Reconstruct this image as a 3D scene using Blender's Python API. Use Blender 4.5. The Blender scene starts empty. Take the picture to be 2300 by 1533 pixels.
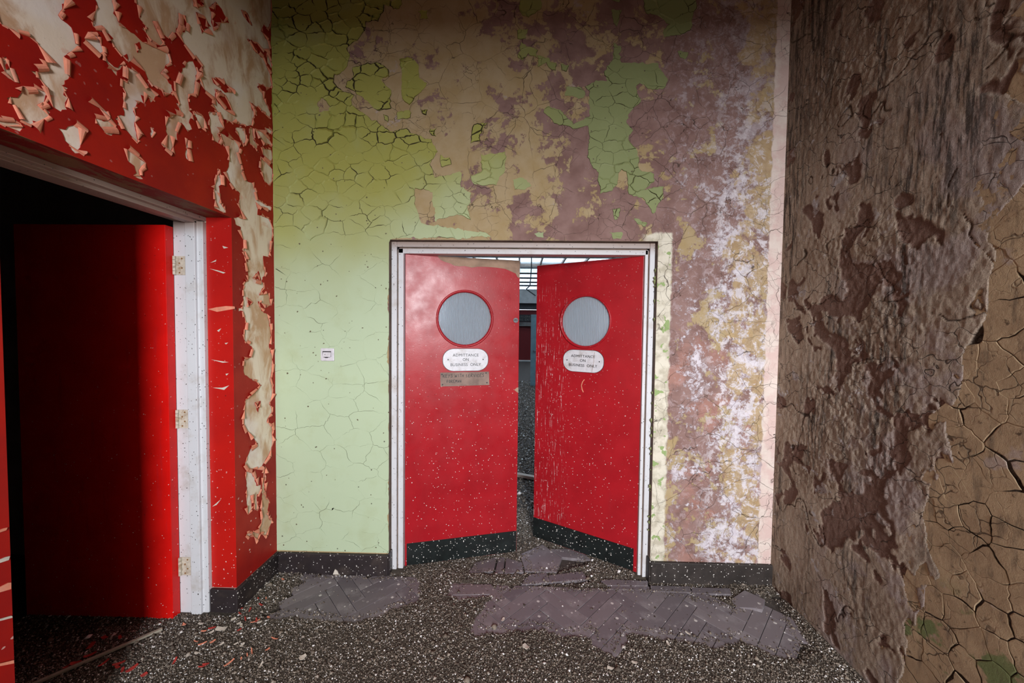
import bpy, math, random
import numpy as np
from mathutils import Matrix, Vector
from mathutils.geometry import delaunay_2d_cdt
random.seed(7)
rng = np.random.default_rng(7)
S = bpy.context.scene
COL = S.collection
W, H = 2300, 1533

# ------------------------------------------------------------------ camera
F = 810.0
YAW, PIT, ROL = -.0218, .0337, .0119
CAM = np.array([.062, -2.2623, 1.6059])
_cy, _sy, _cp, _sp, _cr, _sr = math.cos(YAW), math.sin(YAW), math.cos(PIT), math.sin(PIT), math.cos(ROL), math.sin(ROL)
FW = np.array([_sy * _cp, _cy * _cp, -_sp]); _r = np.array([_cy, -_sy, 0.]); _u = np.cross(_r, FW)
RT = _cr * _r + _sr * _u; UP = -_sr * _r + _cr * _u
cd = bpy.data.cameras.new('camera'); cam = bpy.data.objects.new('camera', cd); COL.objects.link(cam)
cd.sensor_width = 36; cd.lens = 36 * F / W; cd.clip_start = .02; cd.clip_end = 200
cam.matrix_world = Matrix(((RT[0], UP[0], -FW[0], CAM[0]), (RT[1], UP[1], -FW[1], CAM[1]), (RT[2], UP[2], -FW[2], CAM[2]), (0, 0, 0, 1)))
S.camera = cam

# ------------------------------------------------------------------ light, world, exposure
S.view_settings.view_transform = 'Standard'; S.view_settings.look = 'None'
S.view_settings.gamma = 1; S.view_settings.use_curve_mapping = False
S.view_settings.exposure = 0.0
wd = bpy.data.worlds.new('sky'); S.world = wd; wd.use_nodes = True
bg = wd.node_tree.nodes['Background']; bg.inputs[0].default_value = (.82, .9, 1, 1); bg.inputs[1].default_value = 3.2

YR = -6.4          # rear wall of the room, behind the camera
WIN = [(.45, 1.55, 1.5, 4.1, 560)]     # tall daylit window at the far end of the lobby, behind the camera
for (x0, x1, z0, z1, e) in WIN:
    l = bpy.data.lights.new('window_daylight', 'AREA'); l.shape = 'RECTANGLE'; l.size = x1 - x0 - .1; l.size_y = z1 - z0 - .1
    l.energy = e; l.color = (.96, .97, 1)
    o = bpy.data.objects.new('window_daylight', l); COL.objects.link(o)
    o.location = ((x0 + x1) / 2, YR - .05, (z0 + z1) / 2); o.rotation_euler = (math.radians(90), 0, 0)

# ------------------------------------------------------------------ helpers
def ray(x, y): return FW + RT * ((x - W / 2) / F) - UP * ((y - H / 2) / F)
def on(x, y, ax, v):
    d = ray(x, y); return CAM + d * ((v - CAM[ax]) / d[ax])

class NT:
    def __init__(s, name):
        s.m = bpy.data.materials.new(name); s.m.use_nodes = True
        s.t = s.m.node_tree; s.t.nodes.clear(); s._p = None
    def add(s, typ, ins=None, **props):
        n = s.t.nodes.new(typ)
        for k, v in props.items(): setattr(n, k, v)
        for k, v in (ins or {}).items(): s.set(n.inputs[k], v)
        return n
    def set(s, sock, v):
        if isinstance(v, bpy.types.NodeSocket): s.t.links.new(v, sock)
        elif v is not None:
            if isinstance(v, (tuple, list)) and len(v) == 3 and sock.type == 'RGBA': v = (*v, 1)
            sock.default_value = v
    @property
    def P(s):
        if s._p is None: s._p = s.add('ShaderNodeTexCoord').outputs['Object']
        return s._p
    def map(s, v=None, loc=(0, 0, 0), rot=(0, 0, 0), sc=(1, 1, 1)):
        return s.add('ShaderNodeMapping', {0: v or s.P, 1: loc, 2: rot, 3: sc}).outputs[0]
    def noise(s, scale, detail=4, rough=.55, dist=0, v=None, col=False):
        n = s.add('ShaderNodeTexNoise', {'Vector': v or s.P, 'Scale': scale, 'Detail': detail, 'Roughness': rough, 'Distortion': dist})
        return n.outputs['Color' if col else 'Fac']
    def vor(s, scale, v=None, feature='F1', out='Distance', rnd=1):
        return s.add('ShaderNodeTexVoronoi', {'Vector': v or s.P, 'Scale': scale, 'Randomness': rnd}, feature=feature).outputs[out]
    def M(s, op, a, b=0, clamp=False):
        return s.add('ShaderNodeMath', {0: a, 1: b}, operation=op, use_clamp=clamp).outputs[0]
    def ss(s, x, a, b, lo=0, hi=1):
        return s.add('ShaderNodeMapRange', {0: x, 1: a, 2: b, 3: lo, 4: hi}, interpolation_type='SMOOTHSTEP').outputs[0]
    def mix(s, f, a, b):
        n = s.add('ShaderNodeMix', data_type='RGBA'); s.set(n.inputs[0], f); s.set(n.inputs[6], a); s.set(n.inputs[7], b); return n.outputs[2]
    def mul(s, *a):
        r = a[0]
        for x in a[1:]: r = s.M('MULTIPLY', r, x)
        return r
    def xyz(s, v=None):
        n = s.add('ShaderNodeSeparateXYZ', {0: v or s.P}); return n.outputs[0], n.outputs[1], n.outputs[2]
    def warp(s, scale, amt, v=None):
        c = s.noise(scale, 3, col=True, v=v)
        a = s.add('ShaderNodeVectorMath', {0: c, 1: (.5, .5, .5)}, operation='SUBTRACT').outputs[0]
        b = s.add('ShaderNodeVectorMath', {0: a, 3: amt}, operation='SCALE').outputs[0]
        return s.add('ShaderNodeVectorMath', {0: v or s.P, 1: b}, operation='ADD').outputs[0]
    def attr(s, name): return s.add('ShaderNodeAttribute', attribute_name=name).outputs['Fac']
    def island(s): return s.add('ShaderNodeNewGeometry').outputs['Random Per Island']
    def out(s, col, rough=.6, spec=.4, h=None, bs=.5, bd=.004, metal=0, **kw):
        b = s.add('ShaderNodeBsdfPrincipled', {'Base Color': col, 'Roughness': rough, 'Specular IOR Level': spec, 'Metallic': metal, **kw})
        if h is not None:
            bp = s.add('ShaderNodeBump', {'Strength': bs, 'Distance': bd, 'Height': h}); s.t.links.new(bp.outputs[0], b.inputs['Normal'])
        o = s.add('ShaderNodeOutputMaterial'); s.t.links.new(b.outputs[0], o.inputs[0]); return s.m

def mesh(name, verts, faces, smooth=False):
    me = bpy.data.meshes.new(name); me.from_pydata([tuple(map(float, v)) for v in verts], [], faces)
    me.update()
    if smooth: me.polygons.foreach_set('use_smooth', [True] * len(me.polygons))
    return me
def tag(o, label=None, cat=None, group=None, kind=None):
    if label: o['label'] = label
    if cat: o['category'] = cat
    if group: o['group'] = group
    if kind: o['kind'] = kind
    return o
def link(name, me, mat, parent=None, **kw):
    o = bpy.data.objects.new(name, me); COL.objects.link(o)
    if mat and not me.materials: me.materials.append(mat)
    if parent: o.parent = parent
    return tag(o, **kw)
class MB:
    def __init__(s): s.v = []; s.f = []
    def add(s, vs, fs):
        n = len(s.v); s.v += [tuple(v) for v in vs]; s.f += [tuple(i + n for i in f) for f in fs]; return s
    def box(s, x0, x1, y0, y1, z0, z1):
        return s.add([(x0, y0, z0), (x1, y0, z0), (x1, y1, z0), (x0, y1, z0), (x0, y0, z1), (x1, y0, z1), (x1, y1, z1), (x0, y1, z1)],
                     [(0, 3, 2, 1), (4, 5, 6, 7), (0, 1, 5, 4), (1, 2, 6, 5), (2, 3, 7, 6), (3, 0, 4, 7)])
    def bar(s, a, b, w, h=None):
        a, b = Vector(a), Vector(b); d = (b - a).normalized(); h = h or w
        u = d.cross(Vector((0, 0, 1)));
        if u.length < 1e-4: u = Vector((1, 0, 0))
        u.normalize(); v = u.cross(d); vs = []
        for p in (a, b):
            for i, j in ((-1, -1), (1, -1), (1, 1), (-1, 1)): vs.append(p + u * (i * w / 2) + v * (j * h / 2))
        return s.add(vs, [(0, 1, 2, 3), (7, 6, 5, 4), (0, 4, 5, 1), (1, 5, 6, 2), (2, 6, 7, 3), (3, 7, 4, 0)])
    def prism(s, poly, f0, f1):      # poly of 2D points, f0/f1 map (a,b)->3D for the two caps
        n = len(poly); vs = [f0(*p) for p in poly] + [f1(*p) for p in poly]
        return s.add(vs, [tuple(range(n)), tuple(range(2 * n - 1, n - 1, -1))] + [(i, (i + 1) % n + 0, (i + 1) % n + n, i + n)[::-1] for i in range(n)])
    def cyl(s, c, ax, r, l, n=16):   # from c along axis index ax by l
        vs = []
        for k in (0, 1):
            for i in range(n):
                a = 2 * math.pi * i / n; p = [0, 0, 0]; p[ax] = c[ax] + l * k
                p[(ax + 1) % 3] = c[(ax + 1) % 3] + r * math.cos(a); p[(ax + 2) % 3] = c[(ax + 2) % 3] + r * math.sin(a); vs.append(p)
        return s.add(vs, [tuple(range(n))[::-1], tuple(range(n, 2 * n))] + [(i, (i + 1) % n, (i + 1) % n + n, i + n) for i in range(n)])
    def build(s, name, mat, parent=None, bevel=0, smooth=False, **kw):
        o = link(name, mesh(name, s.v, s.f, smooth), mat, parent, **kw)
        if bevel:
            m = o.modifiers.new('b', 'BEVEL'); m.width = bevel; m.segments = 2; m.limit_method = 'ANGLE'
        return o

def hsh(i, j, seed):
    n = (i.astype(np.int64) * 374761393 + j.astype(np.int64) * 668265263 + seed * 1442695041) & 0xffffffff
    n = ((n ^ (n >> 13)) * 1274126177) & 0xffffffff
    return ((n ^ (n >> 16)) & 0xffff) / 65535.
def vnoise(x, y, seed=0):
    i = np.floor(x); j = np.floor(y); fx = x - i; fy = y - j; fx = fx * fx * (3 - 2 * fx); fy = fy * fy * (3 - 2 * fy)
    i = i.astype(np.int64); j = j.astype(np.int64)
    a = hsh(i, j, seed); b = hsh(i + 1, j, seed); c = hsh(i, j + 1, seed); d = hsh(i + 1, j + 1, seed)
    return (a * (1 - fx) + b * fx) * (1 - fy) + (c * (1 - fx) + d * fx) * fy
def fbm(x, y, sc, octv=4, seed=0, gain=.5):
    x = np.asarray(x, float); y = np.asarray(y, float); t = 0; a = 1; n = 0
    for k in range(octv): t = t + a * vnoise(x * sc, y * sc, seed + k * 17); n += a; a *= gain; sc *= 2.03
    return t / n
def inside(px, py, poly):
    px = np.asarray(px, float); py = np.asarray(py, float); r = np.zeros(px.shape, bool); n = len(poly)
    for i in range(n):
        x0, y0 = poly[i]; x1, y1 = poly[(i + 1) % n]
        if y0 == y1: continue
        c = ((y0 > py) != (y1 > py)) & (px < (x1 - x0) * (py - y0) / (y1 - y0) + x0); r ^= c
    return r
def pdist(px, py, poly):
    d = np.full(np.shape(px), 1e9); n = len(poly)
    for i in range(n):
        x0, y0 = poly[i]; x1, y1 = poly[(i + 1) % n]; dx, dy = x1 - x0, y1 - y0; L = dx * dx + dy * dy + 1e-12
        t = np.clip(((px - x0) * dx + (py - y0) * dy) / L, 0, 1); d = np.minimum(d, np.hypot(px - x0 - t * dx, py - y0 - t * dy))
    return d
def clip_half(poly, nx, ny, c):      # keep nx*x+ny*y <= c
    out = []; n = len(poly)
    for i in range(n):
        a, b = poly[i], poly[(i + 1) % n]; da = nx * a[0] + ny * a[1] - c; db = nx * b[0] + ny * b[1] - c
        if da <= 0: out.append(a)
        if (da < 0) != (db < 0) and da != db:
            t = da / (da - db); out.append((a[0] + t * (b[0] - a[0]), a[1] + t * (b[1] - a[1])))
    return out
def voronoi(seeds, rect, k=60):
    sx = np.array([s[0] for s in seeds]); sy = np.array([s[1] for s in seeds]); cells = []
    for i, (x, y) in enumerate(seeds):
        d = (sx - x) ** 2 + (sy - y) ** 2; idx = np.argsort(d)[1:k]
        p = [(rect[0], rect[2]), (rect[1], rect[2]), (rect[1], rect[3]), (rect[0], rect[3])]
        for j in idx:
            nx, ny = sx[j] - x, sy[j] - y; p = clip_half(p, nx, ny, (sx[j] ** 2 + sy[j] ** 2 - x * x - y * y) / 2)
            if len(p) < 3: break
        cells.append(p)
    return cells
def area(p): return .5 * sum(p[i][0] * p[(i + 1) % len(p)][1] - p[(i + 1) % len(p)][0] * p[i][1] for i in range(len(p)))
def poisson(rect, dist, seed, tries=9000):
    r = random.Random(seed); pts = []; cell = {}
    mn = .02
    for _ in range(tries):
        x = r.uniform(rect[0], rect[1]); y = r.uniform(rect[2], rect[3]); d = dist(x, y)
        if all((x - a) ** 2 + (y - b) ** 2 > min(d, e) ** 2 for a, b, e in pts): pts.append((x, y, d))
    return [(a, b) for a, b, e in pts]
def subdiv(p, step, warp=None):
    out = []; n = len(p)
    for i in range(n):
        a, b = p[i], p[(i + 1) % n]; L = math.hypot(b[0] - a[0], b[1] - a[1]); m = max(1, int(round(L / step)))
        for k in range(m): out.append((a[0] + (b[0] - a[0]) * k / m, a[1] + (b[1] - a[1]) * k / m))
    if warp:
        q = np.array(out); wx, wy = warp(q[:, 0], q[:, 1]); out = [(float(a), float(b)) for a, b in zip(wx, wy)]
    return out
def flake(poly, to3, gap, th, lift, keep=.8):
    """thin plate with raised rim: to3(a,b,h)->3D, h out of the wall"""
    if area(poly) < 0: poly = poly[::-1]
    q = np.array(poly); c = q.mean(0); d = q - c; L = np.hypot(d[:, 0], d[:, 1]) + 1e-9
    gp = gap * np.clip(6 * (fbm(q[:, 0], q[:, 1], 9, 3, 71) - .36), .05, 2.6)
    q = c + d * np.clip((L - gp) / L, .3, 1)[:, None]; inn = c + (q - c) * keep; n = len(q)
    lf = lift * np.clip(5 * (fbm(q[:, 0], q[:, 1], 7, 3, 5) - .4), 0, 2)
    v = [to3(a, b, -.002) for a, b in q] + [to3(a, b, th + l) for (a, b), l in zip(q, lf)] + [to3(a, b, th) for a, b in inn] + [to3(c[0], c[1], th)]
    f = []
    for i in range(n):
        j = (i + 1) % n; f += [(i, j, n + j, n + i), (n + i, n + j, 2 * n + j, 2 * n + i)]
    f.append(tuple(range(2 * n, 3 * n)))
    return v[:-1], f
def scatter_parts(items, name, stuffname, mat, parent, limit=285):
    """items: (size, verts, faces); the largest as parts, the rest joined"""
    items.sort(key=lambda t: -t[0]); rest = MB()
    for k, (a, v, f) in enumerate(items):
        if k < limit: link(name, mesh(name, v, f), mat, parent)
        else: rest.add(v, f)
    if rest.v: rest.build(stuffname, mat, parent, kind='stuff')

# ------------------------------------------------------------------ materials
def m_specks(n, col, amount=.12, scale=70, white=(.75, .72, .68), zfade=None, dark=True):
    v = n.warp(30, .02); d = n.vor(scale, v); r = n.vor(scale, v, out='Color'); rr = n.xyz(r)[0]
    size = n.M('MULTIPLY', n.ss(rr, 1 - amount, 1), .34)
    k = n.ss(n.M('SUBTRACT', size, d), 0, .06)
    if zfade: k = n.mul(k, n.ss(n.xyz()[2], zfade[0], zfade[1], 1, zfade[2]))
    c = n.mix(k, col, white)
    if dark:
        v2 = n.map(loc=(3.1, 5.2, 1.7)); d2 = n.vor(scale * .6, v2); r2 = n.xyz(n.vor(scale * .6, v2, out='Color'))[0]
        c = n.mix(n.mul(n.ss(n.M('SUBTRACT', n.M('MULTIPLY', n.ss(r2, .93, 1), .2), d2), 0, .05), .8), c, (.03, .012, .01))
    return c
def mat_door(name, base, streak=False, amount=.16):
    n = NT(name); c = n.mix(n.ss(n.noise(5, 6), .3, .75), base, tuple(x * .8 for x in base))
    c = n.mix(n.mul(n.ss(n.noise(30, 5, v=n.map(sc=(1, 1, .12))), .55, .8), .3), c, (.3, .02, .03))
    c = m_specks(n, c, amount, 115, zfade=(.5, 1.7, .25))
    if streak:
        x, y, z = n.xyz(); st = n.noise(170, 3, .6, v=n.map(sc=(1, 1, .035))); br = n.noise(26, 6, .7)
        k = n.mul(n.ss(st, .58, .66), n.ss(br, .46, .56), n.ss(x, -.46, -.60), n.ss(z, 1.97, 1.75))
        c = n.mix(k, c, (.72, .55, .55))
    h = n.M('ADD', n.noise(140, 3), n.M('MULTIPLY', n.noise(14, 3), 2))
    return n.out(c, n.ss(n.noise(9, 5), .2, .8, .24, .40), .30, h, .10, .002)
RED = (.39, .011, .018)
M = {}
M['door'] = mat_door('door_red_paint', RED)
M['door_streak'] = mat_door('door_red_paint_scraped', RED, True)
M['side_door'] = mat_door('side_door_red_paint', (.70, .008, .006), amount=.07)
def simple(name, col, rough=.6, spec=.4, var=.25, sc=20, specks=0, bump=.15, metal=0, dirt=None, dirtamt=.5):
    n = NT(name); c = n.mix(n.ss(n.noise(sc, 6, .6), .3, .7), col, tuple(x * (1 - var) for x in col))
    if dirt: c = n.mix(n.mul(n.ss(n.noise(sc * .5, 8, .65), .48, .72), dirtamt), c, dirt)
    if specks: c = m_specks(n, c, specks, 90)
    return n.out(c, rough, spec, n.noise(sc * 8, 4), bump, .003, metal)
M['shade_sheet'] = simple('crack_shade', (.05, .042, .02), .9, .1, .4, 30)  # dark colour standing in for the shade inside the paint cracks
M['kick'] = simple('black_kick_plate', (.012, .017, .017), .38, .5, .5, 14, .5)
M['skirting'] = simple('black_brown_skirting', (.032, .024, .026), .45, .45, .5, 9, .42, dirt=(.10, .075, .065), dirtamt=.7)
M['skirt_scuffed'] = simple('scuffed_skirting', (.042, .034, .031), .6, .35, .5, 9, .4, dirt=(.17, .135, .12), dirtamt=.8)
M['white'] = None
n = NT('white_gloss_frame'); c = n.mix(n.ss(n.noise(8, 8, .65), .5, .75), (.64, .65, .68), (.50, .47, .45)); c = n.mix(n.ss(n.xyz()[2], 2.07, 2.16, 0, .85), c, (.27, .175, .125))
c = m_specks(n, c, .22, 110, white=(.04, .035, .03), dark=True); M['white'] = n.out(c, .42, .45, n.noise(60, 4), .1, .002)
M['brownwood'] = simple('brown_reveal_edge', (.16, .105, .075), .7, .3, .4, 22, dirt=(.045, .06, .02))
M['enamel'] = simple('sign_enamel', (.66, .66, .70), .35, .5, .12, 30, dirt=(.35, .3, .26), dirtamt=.5)
M['ink'] = simple('black_lettering', (.02, .02, .022), .5)
M['ply'] = simple('bare_plywood', (.40, .27, .19), .75, .25, .3, 12, dirt=(.20, .13, .10))
M['noteboard'] = simple('note_board', (.30, .21, .175), .7, .3, .35, 12, dirt=(.16, .11, .10))
M['steel'] = simple('dull_steel', (.16, .16, .17), .5, .4, .3, 60, metal=.4)
M['hinge'] = simple('painted_hinge', (.62, .56, .46), .5, .4, .25, 60, dirt=(.30, .16, .05), dirtamt=.7)
M['rustscrew'] = simple('rusty_screw', (.30, .15, .05), .6, .4, .4, 200)
M['switch'] = simple('switch_plastic', (.68, .66, .70), .35, .5, .1, 40, dirt=(.4, .36, .32), dirtamt=.3)
M['salmon'] = simple('salmon_paint_underside', (.84, .30, .19), .7, .2, .28, 25, dirt=(.80, .55, .45), dirtamt=.3)
M['teal'] = simple('teal_door_paint', (.20, .32, .36), .5, .4, .2, 6)
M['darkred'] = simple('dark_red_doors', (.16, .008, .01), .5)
M['concrete'] = simple('hall_concrete', (.20, .19, .18), .85, .2, .4, 3, dirt=(.08, .07, .06))
M['hallwhite'] = simple('hall_white_board', (.55, .56, .55), .7, .3, .2, 3, dirt=(.35, .34, .32))
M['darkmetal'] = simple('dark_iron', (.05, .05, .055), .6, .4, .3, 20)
M['pale_steel'] = simple('pale_truss_paint', (.50, .42, .36), .6, .3, .3, 10)
M['plainwall'] = simple('room_plain_plaster', (.16, .13, .11), .85, .2, .3, 3, dirt=(.16, .12, .10))
M['ceil'] = simple('ceiling_plaster', (.16, .14, .12), .9, .2, .3, 3)
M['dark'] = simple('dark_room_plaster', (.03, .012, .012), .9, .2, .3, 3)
M['batten'] = simple('pale_batten', (.42, .38, .30), .7, .3, .3, 20, dirt=(.2, .17, .13))
M['plug'] = simple('cream_plaster_chip', (.66, .60, .52), .8, .2, .2, 60)
M['redchip'] = simple('red_paint_chip', (.5, .05, .04), .6, .3, .3, 60)
def glass(name, tint, k):
    n = NT(name); tr = n.add('ShaderNodeBsdfTranslucent', {0: tint}); tp = n.add('ShaderNodeBsdfTransparent', {0: tint})
    df = n.add('ShaderNodeBsdfDiffuse', {0: tint})
    gl = n.add('ShaderNodeBsdfGlossy', {0: (.9, .95, 1), 'Roughness': .12})
    m0 = n.add('ShaderNodeMixShader', {0: .35, 1: tr.outputs[0], 2: df.outputs[0]})
    m1 = n.add('ShaderNodeMixShader', {0: k, 1: m0.outputs[0], 2: tp.outputs[0]}); m2 = n.add('ShaderNodeMixShader', {0: .14, 1: m1.outputs[0], 2: gl.outputs[0]})
    o = n.add('ShaderNodeOutputMaterial', {0: m2.outputs[0]}); return n.m
M['reeded'] = glass('reeded_glass', (.68, .73, .77), .25)
M['skyglass'] = glass('roof_glass', (.86, .92, .97), .8)

# red wall paint
n = NT('red_wall_paint'); c = n.mix(n.ss(n.noise(3.5, 6), .3, .72), (.40, .012, .006), (.27, .007, .006))
c = m_specks(n, c, .10, 60, white=(.70, .45, .40), zfade=(.2, 1.2, .2)); M['redwall'] = n.out(c, n.ss(n.noise(7, 5), .2, .8, .4, .6), .28, n.noise(120, 4), .18, .002)
n = NT('red_reveal_paint'); c = n.mix(n.ss(n.noise(3.5, 6), .3, .72), (.52, .010, .006), (.42, .008, .006))
c = m_specks(n, c, .16, 90, white=(.80, .62, .58), zfade=(.2, 1.1, .25)); M['reveal'] = n.out(c, .4, .45, n.noise(120, 4), .15, .002)
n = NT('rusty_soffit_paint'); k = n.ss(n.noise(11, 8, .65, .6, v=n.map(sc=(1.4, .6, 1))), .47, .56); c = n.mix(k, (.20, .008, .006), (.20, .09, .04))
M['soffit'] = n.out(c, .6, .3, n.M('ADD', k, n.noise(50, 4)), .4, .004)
n = NT('pale_filler_coat'); v = n.map(rot=(.6, 0, 0), sc=(1, 1.6, .7)); c = n.mix(n.ss(n.noise(5.5, 7, .6, .5, v=v), .42, .60), (.84, .71, .58), (.58, .36, .22))
c = n.mix(n.ss(n.noise(3.2, 4), .52, .72, 0, .8), c, (.90, .83, .80)); c = n.mix(n.mul(n.ss(n.noise(38, 7, .75), .62, .7), .55), c, (.20, .14, .10))
c = n.mix(n.mul(n.ss(n.noise(9, 5, .6, .8), .63, .68), .5), c, (.72, .40, .28)); M['filler'] = n.out(c, .8, .25, n.noise(30, 6), .25, .004)

# back wall plaster (under the green paint)
n = NT('back_wall_plaster'); x, y, z = n.xyz(); wv = n.warp(2.2, .25); n1 = n.noise(3.4, 9, .62, .3, v=wv); n2 = n.noise(16, 8, .68); n3 = n.M('ADD', n.M('MULTIPLY', n.noise(6.5, 14, .74, .5, v=n.map(loc=(4, 2, 7))), .6), n.M('MULTIPLY', n.noise(34, 10, .78, .4, v=n.map(loc=(1, 2, 7))), .4))
tanb = n.M('ADD', n.M('ADD', n1, n.M('MULTIPLY', n.M('SUBTRACT', n2, .5), .5)), n.ss(x, -.5, .75, .11, -.06))
tan = n.ss(tanb, .49, .53)
mauve = n.mix(n.ss(n.noise(7, 6), .3, .7), (.30, .19, .17), (.20, .115, .10))
mauve = n.mix(n.mul(n.ss(n.noise(22, 9, .75, .5), .50, .62), n.ss(x, .8, 1.05), .55), mauve, (.46, .36, .37)); mauve = n.mix(n.mul(n.ss(n.noise(5, 6, v=n.map(loc=(6, 0, 2))), .5, .62), n.ss(z, 1.9, 1.3), .6), mauve, (.42, .21, .165)); c = n.mix(tan, mauve, n.mix(n.ss(n.noise(9, 5), .3, .7), (.38, .28, .14), (.43, .335, .20)))
c = n.mix(n.mul(n.ss(n.noise(6, 9, .7), .62, .66), .6), c, (.42, .36, .37))
lime = n.mul(n.ss(n.M('ADD', n3, n.ss(x, 1.2, 1.45, -.015, .035)), .50, .56), n.ss(x, .92, 1.08), n.ss(x, 1.66, 1.5), n.ss(z, 3.2, 1.9, .35, 1))
yel = n.mul(n.ss(n.M('ADD', n.M('ADD', n.M('MULTIPLY', n.noise(4, 9, .65, .4, v=n.map(loc=(9, 1, 3))), .75), n.M('MULTIPLY', n.noise(30, 8, .75, v=n.map(loc=(9, 1, 3))), .25)), n.ss(x, 1.15, 1.52, -.13, .02)), .48, .53), n.ss(x, 1.62, 1.57))
c = n.mix(n.M('MULTIPLY', lime, .9), c, n.mix(n.ss(n2, .3, .7), (.74, .70, .76), (.55, .51, .57)))
c = n.mix(n.M('MULTIPLY', yel, .88), c, n.mix(n.ss(n.noise(18, 6), .3, .7), (.50, .37, .20), (.40, .28, .15)))
fl2 = n.mul(n.ss(n.noise(13, 13, .78, .4, v=n.map(loc=(2, 5, 1))), .51, .56), n.ss(x, 1.15, 1.35), n.ss(z, 3.3, 2.2, .3, 1)); c = n.mix(n.M('MULTIPLY', fl2, .85), c, (.70, .66, .70))
xe = n.M('ADD', x, n.M('MULTIPLY', n.M('SUBTRACT', n.noise(12, 6), .5), .05)); corner = n.ss(xe, 1.575, 1.585)
c = n.mix(corner, c, n.mix(n.ss(n.noise(10, 7), .42, .6), (.72, .62, .56), (.66, .50, .46)))
strip = n.mul(n.ss(xe, 1.0, .985), n.ss(xe, .80, .85), n.ss(n.M('ADD', z, n.M('MULTIPLY', n.noise(9, 5), .1)), 2.27, 2.25))
c = n.mix(strip, c, n.mix(n.ss(n.noise(14, 7), .42, .62), (.70, .66, .55), (.50, .46, .36)))
grn = n.mul(strip, n.ss(n.noise(15, 4, .5, v=n.map(loc=(2, 0, 1))), .60, .61)); c = n.mix(grn, c, (.30, .40, .17))
cv = n.warp(5, .12); e1 = n.vor(5.2, cv, 'DISTANCE_TO_EDGE'); crack = n.mul(n.ss(e1, .007, .002), n.ss(n.noise(3, 4), .4, .55))
e2 = n.vor(13, n.warp(9, .09), 'DISTANCE_TO_EDGE'); crack = n.M('MAXIMUM', crack, n.mul(n.ss(e2, .010, .002), n.ss(n.noise(4, 5, v=n.map(loc=(1, 8, 2))), .47, .58)))
c = n.mix(n.M('MULTIPLY', crack, .85), c, (.05, .035, .025))
hh = n.M('SUBTRACT', n.M('ADD', n.M('MULTIPLY', tan, .5), n.M('ADD', n.M('MULTIPLY', n2, .8), n.M('MULTIPLY', lime, .6))), n.M('MULTIPLY', crack, 2.5))
M['backwall'] = n.out(c, .85, .2, hh, .5, .004)
# green paint plates
n = NT('green_wall_paint'); x, y, z = n.xyz(); c = n.mix(n.ss(n.M('ADD', z, n.M('ADD', n.M('MULTIPLY', n.noise(1.7, 3), .9), n.M('MULTIPLY', x, -.25))), 2.3, 3.4), (.46, .56, .38), (.34, .34, .08))  # towards the top, yellowed paint and upper-wall shade both go into the colour
c = n.mix(n.ss(x, -.3, .5), c, (.245, .285, .12)); c = n.mix(n.mul(n.ss(n.noise(6, 6), .5, .75), .3), c, (.36, .40, .20))
c = m_specks(n, c, .05, 60, white=(.12, .10, .06)); M['green'] = n.out(c, .6, .35, n.noise(90, 4), .2, .002)
# right wall
n = NT('right_wall_plaster'); x, y, z = n.xyz(); s = n.M('MULTIPLY', y, -1)
c = n.mix(n.ss(n.noise(4, 8, .65), .35, .65), (.60, .48, .375), (.46, .35, .265))
c = n.mix(n.mul(n.ss(n.noise(3.2, 7, .65, .4, v=n.map(loc=(3, 3, 3))), .48, .58), n.ss(s, .3, .45), n.ss(z, 2.9, 2.2)), c, (.52, .42, .385))
st = n.noise(44, 9, .75, v=n.map(sc=(1, 1, .11))); c = n.mix(n.mul(n.ss(st, .46, .58), n.ss(n.noise(2.3, 4, v=n.map(sc=(1, 1.6, .35), loc=(0, 4, 2))), .45, .62), .88), c, (.055, .045, .04))
c = n.mix(n.mul(n.ss(st, .40, .60), n.ss(z, 2.3, 3.1), n.ss(s, .55, .2), .85), c, (.05, .04, .035)); c = n.mix(n.attr('red'), c, n.mix(n.noise(12, 5), (.31, .185, .145), (.22, .13, .10)))
c = n.mix(n.mul(n.ss(n.noise(11, 8, .7, .6, v=n.map(loc=(7, 1, 1))), .60, .65), n.ss(s, .75, .5)), c, (.60, .55, .55))
c = n.mix(n.attr('crack'), c, (.03, .02, .015)); e2 = n.vor(9, n.warp(7, .12), 'DISTANCE_TO_EDGE'); ck = n.mul(n.ss(e2, .012, .003), n.ss(n.noise(3, 4), .40, .55)); c = n.mix(n.M('MULTIPLY', ck, .85), c, (.05, .035, .03)); gr = n.noise(170, 5, .75); c = n.mix(n.mul(n.ss(gr, .53, .66), .6), c, (.13, .095, .07)); c = n.mix(n.mul(n.ss(gr, .44, .34), .35), c, (.68, .60, .52))
M['rightwall'] = n.out(c, .88, .18, n.M('SUBTRACT', n.M('ADD', n.M('ADD', n.noise(85, 8, .75), n.M('MULTIPLY', gr, .7)), st), n.M('MULTIPLY', ck, 1.2)), 1.0, .008)
n = NT('brown_plaster_plate'); c = n.mix(n.ss(n.noise(7, 7, .65), .35, .65), (.43, .32, .20), (.33, .235, .145)); c = n.mix(n.ss(n.noise(30, 6, .7), .58, .7), c, (.10, .065, .04))
c = n.mix(n.mul(n.ss(n.noise(5, 6, .6, v=n.map(loc=(2, 2, 5))), .6, .66), .7), c, (.40, .33, .30)); zz = n.xyz()[2]; c = n.mix(n.mul(n.ss(n.noise(6, 4, v=n.map(loc=(5, 2, 5))), .54, .58), n.ss(zz, .75, .5)), c, (.16, .19, .08))
e2 = n.vor(14, n.warp(9, .1), 'DISTANCE_TO_EDGE'); ck = n.mul(n.ss(e2, .03, .004), n.ss(n.noise(4, 4), .45, .6)); c = n.mix(n.M('MULTIPLY', ck, .8), c, (.05, .035, .025))
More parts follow.
